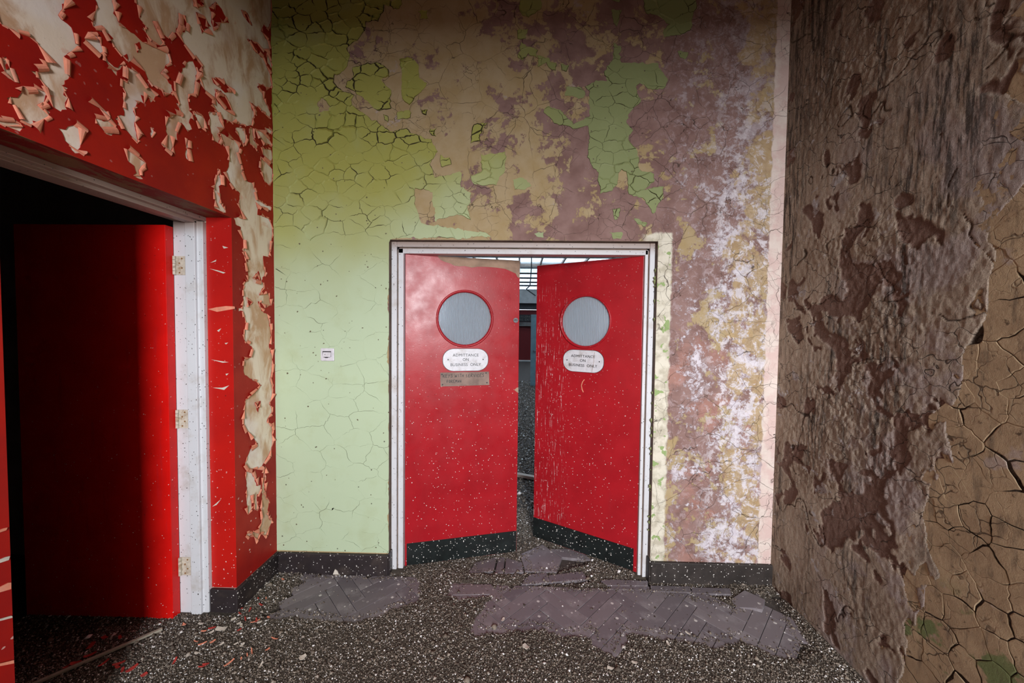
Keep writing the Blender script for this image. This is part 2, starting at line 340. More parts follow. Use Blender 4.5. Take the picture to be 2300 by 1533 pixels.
st = n.noise(24, 7, .7, v=n.map(sc=(1, 1, .2))); c = n.mix(n.mul(n.ss(st, .52, .66), .55), c, (.10, .075, .055))
M['plate'] = n.out(c, .85, .2, n.M('SUBTRACT', n.noise(60, 8, .75), ck), .8, .006)
# floor
n = NT('floor_screed'); c = n.mix(n.noise(14, 8, .7), (.05, .042, .038), (.11, .095, .085)); M['screed'] = n.out(c, .9, .2, n.noise(60, 6, .7), .6, .006)
n = NT('slate_grey_block'); g = n.add('ShaderNodeObjectInfo').outputs['Random']; c = n.mix(g, (.14, .122, .136), (.195, .17, .182)); c = n.mix(n.mul(n.ss(n.noise(9, 7, .65), .5, .72), .6), c, (.33, .31, .32))
d = n.vor(38, n.warp(20, .02)); r = n.xyz(n.vor(38, n.warp(20, .02), out='Color'))[0]; sz = n.M('MULTIPLY', n.ss(r, .55, 1), .34); k = n.ss(n.M('SUBTRACT', sz, d), 0, .05); c = n.mix(n.mul(k, n.ss(n.noise(40, 3), .35, .6)), c, (.62, .60, .58))
M['block'] = n.out(c, .55, .35, n.noise(70, 5), .25, .002)
n = NT('gravel_debris'); r = n.island(); rp = n.add('ShaderNodeValToRGB', {0: r}); cr = rp.color_ramp
for p_, c_ in ((.0, (.04, .03, .025)), (.4, (.135, .108, .086)), (.75, (.235, .195, .155)), (.9, (.36, .31, .265)), (1., (.60, .56, .51))):
    e_ = cr.elements.new(p_); e_.color = (*c_, 1)
cr.elements.remove(cr.elements[0]); M['gravel'] = n.out(rp.outputs[0], .85, .25, n.noise(300, 2), .3, .002)
n = NT('gravel_bed'); c = n.mix(n.noise(160, 5, .7), (.03, .025, .02), (.12, .10, .08)); M['bed'] = n.out(c, .9, .2, n.noise(200, 4, .7), .8, .004)

# ------------------------------------------------------------------ room shell
XL, XR, ZC = -1.5, 1.665, 4.4
XO0, XO1, ZO = -.766, .906, 2.158            # double-door opening in the back wall
YE, YN, ZL = -.334, -1.21, 2.189             # side doorway in the left wall (far edge, near edge, head)
fl = MB().box(-3.2, XR + .2, YR - .2, .12, -.1, 0).build('floor', M['screed'], label='dark screed floor of the derelict lobby strewn with debris', cat='floor', kind='structure')
MB().box(-1.8, XR + .3, YR - .3, .12, ZC, ZC + .1).build('ceiling', M['ceil'], label='dim plaster ceiling above the derelict lobby', cat='ceiling', kind='structure')
wb = MB().box(XL - .1, XO0, 0, .12, 0, ZC).box(XO1, XR + .2, 0, .12, 0, ZC).box(XO0, XO1, 0, .12, ZO, ZC)
wb = wb.build('wall_back', M['backwall'], label='cracked back wall with flaking green paint over mauve and tan plaster', cat='wall', kind='structure')
wl = MB().box(-1.8, XL, YE, .12, 0, ZC).box(-1.8, XL, YR - .2, YN, 0, ZC).box(-1.8, XL, YN, YE, ZL, ZC)
wl = wl.build('wall_left', M['filler'], label='side wall of peeling red paint over pale filler, with recessed doorway', cat='wall', kind='structure')
(x0, x1, z0, z1, e), = WIN
wr_ = MB().box(-1.8, x0, YR - .2, YR, 0, ZC).box(x1, XR + .2, YR - .2, YR, 0, ZC).box(x0, x1, YR - .2, YR, z1, ZC).box(x0, x1, YR - .2, YR, 0, z0)
wr_.build('wall_rear', M['plainwall'], label='plain plaster wall with a tall window facing the double doors', cat='wall', kind='structure')
w = MB().box(x0, x0 + .05, YR - .1, YR - .06, z0, z1).box(x1 - .05, x1, YR - .1, YR - .06, z0, z1).box(x0, x1, YR - .1, YR - .06, z1 - .05, z1).box(x0, x1, YR - .1, YR - .06, z0, z0 + .05)
w.build('window_1', M['white'], label='tall white window frame in the wall facing the double doors', cat='window', kind='structure')
MB().box(XL, XR, -3.1, -2.9, 2.62, ZC).build('wall_shade_beam', M['plainwall'], label='unseen beam added across the lobby to shade the upper walls', cat='beam', kind='structure')  # added behind the camera to keep window light off the wall tops
# dark side room behind the left doorway
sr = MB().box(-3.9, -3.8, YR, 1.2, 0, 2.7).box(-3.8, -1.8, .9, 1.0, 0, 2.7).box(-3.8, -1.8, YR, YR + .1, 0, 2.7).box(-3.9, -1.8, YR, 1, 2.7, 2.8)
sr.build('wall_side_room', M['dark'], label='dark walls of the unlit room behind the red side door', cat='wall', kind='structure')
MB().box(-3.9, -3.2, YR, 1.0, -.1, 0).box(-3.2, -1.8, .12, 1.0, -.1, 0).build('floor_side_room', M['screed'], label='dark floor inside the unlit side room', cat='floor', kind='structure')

# ---- right wall: relief mesh
ns, nz = 330, 760; SM = 1.45
sg = np.linspace(0, SM, ns); zg = np.linspace(0, ZC, nz); SG, ZG = np.meshgrid(sg, zg)
limf = lambda a, b: .80 + .17 * np.clip(b - 1.2, 0, 2) - .12 * np.clip(1.2 - b, 0, 1.2) + .22 * (fbm(a, b, 3.5, 3, 64) - .5)
patch = fbm(SG + .15 * fbm(SG, ZG, 6, 3, 91), ZG * .75, 10, 4, 11) + .13 * np.exp(-((SG - .42) / .28) ** 2) * np.exp(-((ZG - 1.9) / .8) ** 2)
red = np.clip((patch - .66) / .012, 0, 1)
plateZ = (SG > limf(SG, ZG) + .10).astype(float)
cr1 = np.abs(fbm(SG + .2 * fbm(SG, ZG, 5, 3, 3), ZG * .8, 3.3, 4, 41) - .5); crack = np.clip(1 - cr1 / .006, 0, 1) * (fbm(SG, ZG, 2.5, 2, 8) > .42)
rough_amt = .35 + 1.1 * np.clip((fbm(SG, ZG, 1.7, 3, 77) - .4) * 4, 0, 1) * np.exp(-((SG - .45) / .35) ** 2)
rel = .0062 * rough_amt * (fbm(SG, ZG * .6, 62, 5, 21, .65) - .5) * 2 + .006 * (fbm(SG, ZG, 5, 4, 5) - .5) - .005 * red - .006 * crack 
rel = np.where(plateZ > .5, -.007 + .2 * rel, rel) * np.clip(SG / .05, 0, 1)
V = np.stack([XR - rel - .004, -SG, ZG], -1).reshape(-1, 3)
idx = np.arange(ns * nz).reshape(nz, ns); Q = np.stack([idx[:-1, :-1], idx[1:, :-1], idx[1:, 1:], idx[:-1, 1:]], -1).reshape(-1, 4)
def npmesh(name, V, Q, smooth=True):
    me = bpy.data.meshes.new(name); me.vertices.add(len(V)); me.vertices.foreach_set('co', V.astype(np.float32).ravel())
    k = Q.shape[1]; me.loops.add(Q.size); me.loops.foreach_set('vertex_index', Q.astype(np.int32).ravel())
    me.polygons.add(len(Q)); me.polygons.foreach_set('loop_start', np.arange(0, Q.size, k, dtype=np.int32))
    me.update(calc_edges=True)
    if smooth: me.polygons.foreach_set('use_smooth', np.ones(len(Q), bool))
    return me
me = npmesh('wall_right', V, Q)
for nm, arr in (('red', red), ('crack', np.clip(crack + plateZ * .85, 0, 1))):
    a = me.attributes.new(nm, 'FLOAT', 'POINT'); a.data.foreach_set('value', arr.astype(np.float32).ravel())
wr = link('wall_right', me, M['rightwall'], label='stained brown plaster wall with rough streaks and deep cracks', cat='wall', kind='structure')
MB().box(XR + .05, XR + .2, YR - .2, 0, 0, ZC).box(XR, XR + .06, YR - .2, -SM, 0, ZC).build('wall_backing', M['plainwall'], parent=wr)
# plaster plates on the near end of the right wall
seeds = poisson((.62, 1.42, 0, 3.9), lambda a, b: (.095 if b < 1.5 else .13) * random.uniform(.65, 1.35), 3, 5000)
cells = voronoi(seeds, (.60, 1.44, -.02, 4.0)); items = []
wp = lambda x, y: (x + .03 * (fbm(x, y, 16, 3, 51) - .5) + .012 * (fbm(x, y, 60, 2, 52) - .5), y + .03 * (fbm(x, y, 16, 3, 61) - .5) + .012 * (fbm(x, y, 60, 2, 62) - .5))
for (sx, sy), c in zip(seeds, cells):
    lim = limf(sx, sy)
    if len(c) < 3 or sx < lim + .02 or random.random() < .03: continue
    p = subdiv(c, .018, wp); th = random.uniform(.0, .0018)
    v, f = flake(p, lambda a, b, h: (XR - .0015 - h, -a, max(b, 0)), random.choice((.0006, .001, .002, .003, .005)) * min(1, .25 + 2.5 * max(0, sx - lim)), th, -.001, .95)
    items.append((abs(area(c)), v, f))
scatter_parts(items, 'plaster_plate', 'plaster_crumb', M['plate'], wr)

# ------------------------------------------------------------------ green paint flakes on the back wall
def bw(x, y): p = on(x, y, 1, 0); return (float(p[0]), float(p[2]))
def c4(l): return [(610 + a / 2.839, b / 2.839) for a, b in l]
def c5(l): return [(1150 + a / 2.838, b / 2.838) for a, b in l]
G1 = [(560, -60), (905, -60), (899, 21), (864, 14), (853, 49), (825, 49), (821, 70), (797, 92), (784, 106), (784, 151), (753, 169), (754, 190), (793, 218), (790, 240), (825, 261), (853, 278), (878, 296), (909, 290), (966, 313), (983, 342), (966, 370), (976, 398), (1036, 387), (1036, 423), (1061, 433), (1050, 468), (1057, 493), (1026, 483), (976, 500), (972, 430), (935, 423), (930, 460), (950, 504), (983, 507), (1096, 525), (1103, 535), (874, 535), (874, 1270), (560, 1270)]
GP = [G1,
 [(775, 190), (793, 172), (790, 155), (825, 141), (853, 141), (871, 155), (871, 172), (853, 180), (878, 211), (878, 243), (857, 250), (835, 240), (807, 215), (790, 205)],
 [(902, 134), (922, 129), (941, 144), (941, 169), (959, 187), (938, 211), (923, 236), (906, 222), (899, 183)], [(892, 250), (927, 247), (920, 264), (895, 266)],
 [(990, 349), (1012, 352), (1012, 370), (990, 377)], [(1082, 345), (1135, 342), (1138, 380), (1110, 416), (1068, 419), (1057, 395), (1082, 384)],
 [(1064, 282), (1096, 276), (1078, 303), (1078, 317), (1057, 322)],
 c4([(945, 70), (995, 70), (985, 130), (950, 110)]), c4([(955, 700), (995, 705), (980, 740), (955, 725)]), c4([(1010, 810), (1050, 815), (1050, 865), (1015, 860)]), c4([(715, 725), (750, 735), (740, 770), (720, 755)]),
 c5([(640, 265), (695, 300), (700, 400), (770, 390), (850, 410), (930, 400), (965, 460), (990, 510), (960, 580), (880, 560), (820, 530), (790, 560), (820, 650), (740, 740), (730, 790), (770, 830), (740, 880), (800, 960), (800, 1050), (830, 1090), (890, 1110), (905, 1160), (840, 1210), (970, 1190), (960, 1270), (890, 1360), (840, 1270), (730, 1230), (735, 1100), (690, 1080), (680, 1170), (640, 1225), (570, 1225), (545, 1150), (560, 1100), (510, 1060), (470, 1000), (490, 900), (480, 800), (390, 815), (280, 790), (205, 720), (220, 680), (310, 700), (390, 790), (490, 740), (495, 580), (460, 550), (530, 515), (620, 520), (585, 460), (590, 420), (640, 400)]),
 c5([(345, 560), (440, 555), (470, 590), (460, 630), (350, 610)]), c5([(820, -60), (1200, -60), (1160, 90), (1150, 190), (1080, 220), (970, 235), (950, 200), (1000, 160), (950, 100), (850, 90)]),
 c5([(30, -60), (180, -60), (180, 60), (100, 110), (60, 90)]), c5([(30, 190), (100, 180), (90, 240), (30, 250)]), c5([(60, 270), (170, 330), (160, 370), (110, 340), (70, 390), (35, 370)]), c5([(170, 360), (240, 370), (240, 400), (165, 430)]),
 c5([(220, 400), (290, 410), (280, 460), (230, 440)]), c5([(310, 410), (360, 420), (355, 455), (320, 450)]), c5([(1060, 330), (1120, 340), (1110, 380), (1070, 370)]), c5([(0, 1140), (50, 1130), (140, 1180), (80, 1210), (10, 1215)]),
 c5([(645, 1330), (690, 1330), (680, 1400), (650, 1410)]), c5([(770, 1390), (850, 1430), (840, 1450), (790, 1430)]), c5([(630, 1480), (710, 1480), (700, 1530), (650, 1530)]), c5([(145, 1490), (205, 1485), (200, 1515), (150, 1515)]), c5([(630, 60), (700, 70), (660, 180), (640, 140)]), c5([(620, -40), (690, -40), (680, 20), (640, 15)]),
 [(1483, 549), (1508, 545), (1508, 575), (1483, 578)]]
def gd(a, b):
    if b > 2.75 and a < -.5: return .062
    if b > 2.2: return .08
    return .14
AN = 1.45; rect = ((XL - .01) / AN, 1.3 / AN, .1, 4.3); seeds = poisson(rect, lambda a, b: gd(a * AN, b) * random.uniform(.5, 1.4), 5, 9000)
SHADE = MB(); cells = [[(a * AN, b) for a, b in c] for c in voronoi(seeds, rect, 90)]; items = []
wg = lambda x, y: (x + .034 * (fbm(x, y, 18, 3, 151) - .5) + .014 * (fbm(x, y, 90, 2, 152) - .5), y + .034 * (fbm(x, y, 18, 3, 161) - .5) + .014 * (fbm(x, y, 90, 2, 162) - .5))
DL, DT = XO0 + .0005, ZO - .0005
def pieces(g, cells, bb):
    """split patch g along the cell edges; returns simple polygons"""
    pts = [Vector(p) for p in g]; edg = [(i, (i + 1) % len(g)) for i in range(len(g))]; use = []
    for c in cells:
        if len(c) < 3: continue
        cx = [p[0] for p in c]; cy = [p[1] for p in c]
        if max(cx) < bb[0] or min(cx) > bb[1] or max(cy) < bb[2] or min(cy) > bb[3]: continue
        use.append(c); b = len(pts); pts += [Vector(p) for p in c]; edg += [(b + i, b + (i + 1) % len(c)) for i in range(len(c))]
    vo, eo, fo, *_ = delaunay_2d_cdt(pts, edg, [], 0, 1e-6)
    vo = np.array([(v[0], v[1]) for v in vo]); fo = [f for f in fo if len(f) == 3]; cen = vo[np.array(fo)].mean(1); ing = inside(cen[:, 0], cen[:, 1], g); out = []
    for c in use:
        sel = np.nonzero(ing & inside(cen[:, 0], cen[:, 1], c))[0]
        if not len(sel): continue
        nxt = {}; es = set()
        for t in sel:
            f = fo[t]
            for i in range(3): es.add((f[i], f[(i + 1) % 3]))
        for a, b in es:
            if (b, a) not in es: nxt.setdefault(a, []).append(b)
        best = []
        while nxt:
            st = next(iter(nxt)); loop = [st]; cur = st
            while True:
                l = nxt.get(cur)
                if not l: break
                nx_ = l.pop()
                if not l: del nxt[cur]
                if nx_ == st: break
                loop.append(nx_); cur = nx_
            pl = [tuple(vo[i]) for i in loop]
            if len(pl) >= 3 and abs(area(pl)) > 1.2e-4: out.append(pl)
    return out
for gi, g in enumerate(GP):
    g = [bw(*p) for p in g]; gx = [p[0] for p in g]; gy = [p[1] for p in g]; bb = (min(gx), max(gx), min(gy), max(gy))
    for p in pieces(g, cells, bb):
        if len(p) < 3 or abs(area(p)) < 1.2e-4: continue
        zc = sum(q[1] for q in p) / len(p); xc = sum(q[0] for q in p) / len(p)
        p = subdiv(p, .013, wg)
        p = [(max(a, XL + .002), max(b, .156)) for a, b in p]
        p = [((DL, b) if a - DL < DT + .001 - b else (a, DT + .001)) if a > DL and b < DT + .001 else (a, b) for a, b in p]
        up = zc > 2.55; xleft = xc < -.2
        if up and xleft and zc > 2.9 and random.random() < .035: continue
        gap = .0026 if zc > 2.75 and xleft else .0012 if zc > 2.2 else .00045
        lift = random.uniform(.002, .009) if zc > 2.75 and xleft else random.uniform(.0005, .004) if zc > 2.2 else random.uniform(0, .0006)
        pc = (sum(q[0] for q in p) / len(p), sum(q[1] for q in p) / len(p)); SHADE.add([(a, -.0006, b) for a, b in p], [tuple(range(len(p)))])
        v, f = flake(p, lambda a, b, h: (a, -h, b), gap, .0018, lift, .84)
        items.append((abs(area(p)), v, f))
SHADE.build('crack_shade', M['shade_sheet'], wb, kind='stuff')  # dark sheet behind the flakes, painted shade for cracks and flake edges
scatter_parts(items, 'paint_flake', 'paint_fragments', M['green'], wb)

# ------------------------------------------------------------------ red paint sheet with peeled holes on the left wall
HO = [
 [(-20, -20), (148, -20), (140, 20), (130, 34), (160, 62), (168, 90), (169, 98), (180, 103), (143, 126), (156, 140), (146, 155), (158, 166), (138, 192), (152, 198), (142, 213), (152, 220), (146, 240), (150, 246), (136, 251), (118, 240), (113, 215), (106, 198), (68, 159), (92, 162), (108, 160), (104, 140), (96, 112), (76, 87), (40, 74), (15, 60), (-20, 40)],
 [(49, 194), (85, 199), (108, 210), (100, 222), (82, 236), (112, 252), (108, 270), (73, 271), (76, 279), (54, 281), (42, 267), (46, 258), (14, 220), (38, 219), (46, 208)],
 [(3, 132), (12, 126), (19, 137), (14, 156), (20, 152), (33, 160), (44, 186), (32, 184), (12, 172), (2, 148)], [(-20, 268), (20, 275), (45, 280), (50, 288), (44, 297), (10, 288), (-20, 280)],
 [(130, 288), (146, 291), (163, 281), (180, 284), (191, 292), (174, 337), (188, 347), (167, 345), (158, 335)],
 [(204, -20), (253, -20), (254, 30), (275, 60), (300, 75), (313, 88), (335, 101), (355, 107), (368, 116), (375, 120), (382, 134), (360, 165), (385, 191), (389, 206), (375, 210), (368, 222), (364, 200), (342, 191), (333, 184), (318, 150), (300, 141), (284, 137), (284, 121), (273, 125), (248, 90), (253, 86), (234, 71), (227, 57), (219, 64), (208, 60), (212, 45), (209, 31), (219, 17)],
 [(304, -20), (612, -20), (612, 38), (601, 64), (592, 55), (586, 69), (603, 95), (605, 109), (598, 113), (586, 109), (577, 95), (555, 88), (572, 115), (592, 133), (606, 166), (610, 191), (599, 200), (590, 188), (577, 195), (588, 204), (592, 222), (608, 255), (606, 264), (595, 257), (577, 239), (559, 228), (572, 253), (564, 282), (546, 280), (517, 273), (497, 266), (488, 253), (475, 231), (482, 217), (466, 213), (448, 186), (453, 155), (457, 153), (435, 126), (422, 115), (406, 89), (401, 66), (413, 73), (425, 65), (418, 51), (417, 35), (400, 29), (401, 53), (395, 71), (383, 76), (382, 86), (364, 76), (342, 47), (360, 86), (371, 103), (348, 99), (317, 63), (333, 64), (311, 40), (316, 38), (304, 0)],
 [(418, 142), (433, 137), (442, 160), (438, 182), (439, 197), (431, 211), (422, 211), (424, 248), (431, 255), (424, 275), (431, 290), (421, 296), (406, 275), (397, 300), (398, 315), (384, 311), (388, 330), (381, 344), (361, 322), (370, 320), (373, 308), (371, 282), (376, 268), (388, 254), (411, 261), (394, 231), (403, 233), (396, 213), (393, 185), (400, 172), (400, 156), (405, 164)],
 [(433, 250), (452, 260), (464, 275), (466, 282), (462, 285), (450, 287), (442, 270)], [(469, 252), (486, 252), (495, 275), (503, 288), (495, 290), (488, 300), (494, 312), (490, 322), (480, 316), (472, 290), (470, 275)],
 [(495, 299), (517, 310), (521, 314), (532, 315), (537, 333), (534, 347), (542, 368), (545, 393), (557, 408), (565, 410), (573, 427), (574, 447), (592, 458), (611, 466), (609, 472), (579, 460), (574, 454), (579, 469), (578, 482), (603, 491), (610, 502), (611, 515), (611, 530), (607, 562), (602, 577), (591, 574), (594, 599), (596, 611), (587, 631), (593, 641), (582, 663), (602, 658), (608, 686), (592, 683), (579, 676), (587, 698), (602, 708), (607, 740), (609, 753), (604, 777), (611, 800), (611, 832), (607, 852), (612, 862), (611, 883), (605, 908), (611, 921), (599, 946), (611, 954), (612, 995), (605, 1017), (594, 1037), (586, 1052), (572, 1052), (550, 1050), (550, 1039), (561, 1009), (579, 995), (561, 973), (547, 957), (547, 935), (550, 899), (569, 883), (587, 864), (561, 850), (549, 842), (547, 837), (547, 805), (563, 802), (567, 782), (546, 760), (552, 730), (545, 698), (535, 699), (535, 692), (546, 692), (545, 668), (546, 636), (557, 631), (557, 619), (552, 584), (542, 559), (550, 554), (541, 525), (540, 510), (528, 503), (524, 489), (533, 487), (545, 492), (543, 480), (537, 464), (536, 452), (538, 434), (526, 425), (512, 402), (507, 385), (513, 368), (514, 340), (504, 328), (499, 315)],
 [(552, 1058), (565, 1062), (572, 1075), (575, 1090), (585, 1088), (583, 1108), (577, 1110), (578, 1145), (572, 1145), (570, 1112), (562, 1112), (566, 1140), (556, 1155), (553, 1125), (553, 1085)],
 [(591, 1062), (595, 1044), (593, 1090), (598, 1120), (605, 1125), (601, 1145), (604, 1165), (611, 1170), (600, 1195), (594, 1208), (585, 1195), (575, 1215), (565, 1200), (555, 1210), (552, 1200), (578, 1192), (588, 1170), (586, 1130), (588, 1092)],
 [(585, 352), (595, 363), (604, 372), (611, 380), (611, 410), (607, 419), (592, 405), (585, 380)], [(588, 332), (609, 336), (611, 350), (611, 368), (601, 357), (590, 347)], [(528, 287), (548, 289), (552, 310), (548, 326), (538, 310)],
 [(560, 289), (567, 288), (570, 316), (578, 327), (576, 335), (560, 321)], [(572, 288), (587, 296), (600, 310), (611, 322), (609, 327), (592, 319), (579, 302)], [(595, 285), (610, 294), (610, 302), (600, 296)],
 [(490, 380), (498, 411), (491, 418), (493, 430), (493, 452), (508, 476), (505, 480), (481, 468), (480, 463), (485, 457), (478, 443), (482, 415)], [(419, 314), (423, 325), (421, 354), (423, 361), (416, 354), (416, 338)],
 [(284, 336), (297, 339), (308, 352), (326, 365), (311, 382), (313, 393), (321, 402), (306, 400), (298, 393), (305, 388), (300, 372), (287, 362), (282, 349)], [(213, 266), (241, 271), (246, 265), (252, 277), (257, 285), (257, 297), (250, 305), (237, 301), (225, 285)],
 [(283, 148), (298, 155), (315, 171), (319, 184), (331, 195), (352, 212), (337, 232), (331, 216), (316, 213), (323, 233), (309, 226), (299, 250), (304, 260), (302, 283), (308, 320), (287, 297), (262, 278), (270, 270), (256, 268), (264, 260), (278, 260), (273, 218), (282, 215), (275, 197), (275, 180), (284, 186)],
 [(202, 217), (218, 235), (237, 250), (250, 262), (244, 262), (228, 250), (210, 230)], [(235, 122), (243, 138), (256, 150), (280, 146), (280, 150), (262, 158), (262, 172), (252, 160), (238, 140)],
 [(197, 72), (207, 70), (217, 82), (227, 103), (235, 115), (224, 120), (202, 109), (201, 102), (188, 86), (198, 86)], [(336, 286), (345, 287), (346, 303), (338, 308)], [(598, 118), (604, 130), (611, 150), (610, 154), (601, 142)],
]
IS = [[(431, -12), (458, -12), (456, 13), (446, 18), (434, 14)], [(439, 27), (457, 35), (473, 60), (462, 64), (453, 75), (449, 49)], [(469, 16), (484, 4), (497, 20), (506, 38), (514, 52), (495, 51), (490, 64), (480, 69), (474, 50), (476, 33)], [(541, 22), (555, 29), (566, 58), (548, 38)],
 [(475, 174), (492, 174), (506, 188), (527, 203), (514, 207), (505, 208), (490, 195), (480, 187)], [(482, 200), (495, 203), (510, 220), (521, 248), (504, 246), (490, 232), (484, 220)], [(562, 232), (572, 240), (582, 255), (575, 258), (565, 245)],
 [(567, 624), (580, 608), (586, 630)], [(556, 668), (567, 678), (557, 688)], [(547, 565), (557, 575), (556, 588)], [(572, 903), (585, 900), (579, 925)], [(562, 1006), (565, 997), (579, 995), (571, 1003)], [(302, 98), (312, 94), (316, 108), (308, 118)]]
def lw(x, y): p = on(x, y, 0, XL); return (float(p[1]), float(p[2]))
def jag(poly, seed, step=.012, amp=.0045):
    r = random.Random(seed); p = [lw(*q) for q in poly]; out = []; n = len(p)
    for i in range(n):
        a, b = p[i], p[(i + 1) % n]; L = math.hypot(b[0] - a[0], b[1] - a[1]); m = max(1, int(L / step)); nx, ny = (b[1] - a[1]) / (L + 1e-9), -(b[0] - a[0]) / (L + 1e-9)
        for k in range(m):
            t = (k + (r.uniform(-.25, .25) if k else 0)) / m; d = r.uniform(-amp, amp) if k else 0
            q = (a[0] + (b[0] - a[0]) * t + nx * d, a[1] + (b[1] - a[1]) * t + ny * d); q = (min(q[0], -.004), q[1])
            if q[0] < YE - .004 and q[1] < ZL + .012: q = (q[0], ZL + .012)
            elif q[0] < YE + .006 and q[1] < ZL + .006: q = (YE + .006, q[1])
            out.append(q)
    return out
holes = [jag(h, i) for i, h in enumerate(HO)]; isl = [jag(h, 100 + i) for i, h in enumerate(IS)]
outer = [(YN - 1.2, .15), (YN, .15), (YN, ZL), (YE, ZL), (YE, .15), (-.0015, .15), (-.0015, 4.3), (YN - 1.2, 4.3)]
pts, edg = [], []
for pl in [outer] + holes + isl:
    b = len(pts); pts += [Vector(p) for p in pl]; edg += [(b + i, b + (i + 1) % len(pl)) for i in range(len(pl))]
vo, eo, fo, *_x = delaunay_2d_cdt(pts, edg, [], 0, 1e-6)
vo = np.array([(v[0], v[1]) for v in vo]); fo = np.array([f for f in fo if len(f) == 3]); cen = vo[fo].mean(1)
keep = inside(cen[:, 0], cen[:, 1], outer); hol = np.zeros(len(cen), bool)
for h in holes: hol |= inside(cen[:, 0], cen[:, 1], h)
for h in isl: hol &= ~inside(cen[:, 0], cen[:, 1], h)
fo = fo[keep & ~hol]; TH = .0022
ed = {}
for f in fo:
    for i in range(3):
        a, b = int(f[i]), int(f[(i + 1) % 3]); ed.setdefault((min(a, b), max(a, b)), []).append((a, b))
nv = len(vo); vv = [(XL + TH, a, b) for a, b in vo] + [(XL - .001, a, b) for a, b in vo]; ff = [tuple(map(int, f)) for f in fo]
for k, l in ed.items():
    if len(l) == 1: a, b = l[0]; ff.append((b, a, a + nv, b + nv))
link('paint_layer', mesh('paint_layer', vv, ff), M['redwall'], wl, label='torn red paint layer')
# curled-back paint around the holes
items = []; r = random.Random(11)
def curl(a, b, out, w0, w1, lean):
    prof = [(-.05, .0), (.10, .28), (.38, .46), (.72, .40), (.98, .20)]
    v = []; 
    for k, (u, h) in enumerate(prof):
        for (p, w) in ((a, w0), (b, w1)):
            v.append((XL + TH + h * w * lean + .0004, p[0] + out[0] * u * w, p[1] + out[1] * u * w))
    f = [(2 * k, 2 * k + 1, 2 * k + 3, 2 * k + 2) for k in range(len(prof) - 1)]
    return v, f
for hi, h in enumerate(holes + isl):
    n_ = len(h); island = hi >= len(holes); i = 0
    while i < n_:
        st = r.choice((1, 2, 2, 3, 4)); a = h[i % n_]; b = h[min(i + st, n_) % n_]; i += st
        L = math.hypot(b[0] - a[0], b[1] - a[1])
        if L < .006 or r.random() < .16: continue
        nx, ny = (b[1] - a[1]) / L, -(b[0] - a[0]) / L; mx, my = (a[0] + b[0]) / 2, (a[1] + b[1]) / 2
        if bool(inside(np.array([mx + nx * .003]), np.array([my + ny * .003]), h)[0]) != island: nx, ny = -nx, -ny
        w = min(.024, max(.005, L * r.uniform(.25, .75))); mode = r.random()
        w0, w1 = (w, w * r.uniform(.5, 1)) if mode < .45 else (w * 1.2, w * .08) if mode < .72 else (w * .08, w * 1.2)
        if (mx > -.03 and nx > .3): w0 = min(w0, .012); w1 = min(w1, .012)
        if my + ny * w < ZL + .03 and mx < YE + .03: w0 *= .3; w1 *= .3
        v, f = curl(a, b, (nx, ny), w0, w1, r.uniform(.45, 1.1)); items.append((L * w, v, f))
scatter_parts(items, 'paint_curl', 'paint_curl_fragments', M['salmon'], wl)
# red skins of the recessed doorway and its rusted head
MB().box(-1.637, XL + TH, YE - .001, YE, .15, ZL).build('reveal_paint', M['reveal'], wl)
MB().box(-1.637, XL + TH, YN, YE, ZL - .001, ZL).build('reveal_soffit', M['soffit'], wl)
MB().box(-1.637, XL + TH, YN, YN + .001, .15, ZL).build('reveal_paint', M['redwall'], wl)
# scars on the reveal
def rv(x, y): p = on(x, y, 1, YE - .001); return (float(p[0]), float(p[2]))
for pl, mt in (([(468, 694), (485, 690), (508, 687), (527, 688), (528, 693), (505, 697), (488, 700)], 'salmon'), ([(471, 603), (490, 607), (507, 612), (502, 614), (488, 609)], 'plug'), ([(473, 590), (486, 583), (485, 587)], 'plug'), ([(500, 552), (513, 556), (503, 558)], 'plug'), ([(475, 807), (500, 811), (514, 813), (500, 814)], 'plug'), ([(478, 870), (500, 870), (515, 865), (504, 875)], 'plug'), ([(488, 742), (497, 737), (492, 745)], 'plug'), ([(505, 770), (513, 769), (508, 773)], 'plug'), ([(507, 839), (514, 838), (509, 843)], 'plug'), ([(477, 1137), (497, 1120), (487, 1133)], 'plug')):
    q = [rv(*p) for p in pl]; MB().prism(q, lambda a, b: (a, YE - .0025, b), lambda a, b: (a, YE - .0005, b)).build('paint_scar', M[mt], wl)
for i_, (y0, y1) in enumerate(((1184, 1190), (1248, 1257), (1306, 1322), (1380, 1385), (1478, 1484))):
    x1_ = 2 + (y1 - 1040) * .085; q = [lw(-40, y1 + 14), lw(x1_ - 10, y0 + 2), lw(x1_ - 2, y0), lw(x1_ - 5, y1), lw(-40, y1 + 18)]
    MB().prism(q, lambda a, b: (XL + TH + .004, min(a, YN - .002), b), lambda a, b: (XL + TH - .0005, min(a, YN - .002), b)).build('paint_curl', M['plug' if i_ % 2 else 'salmon'], wl)

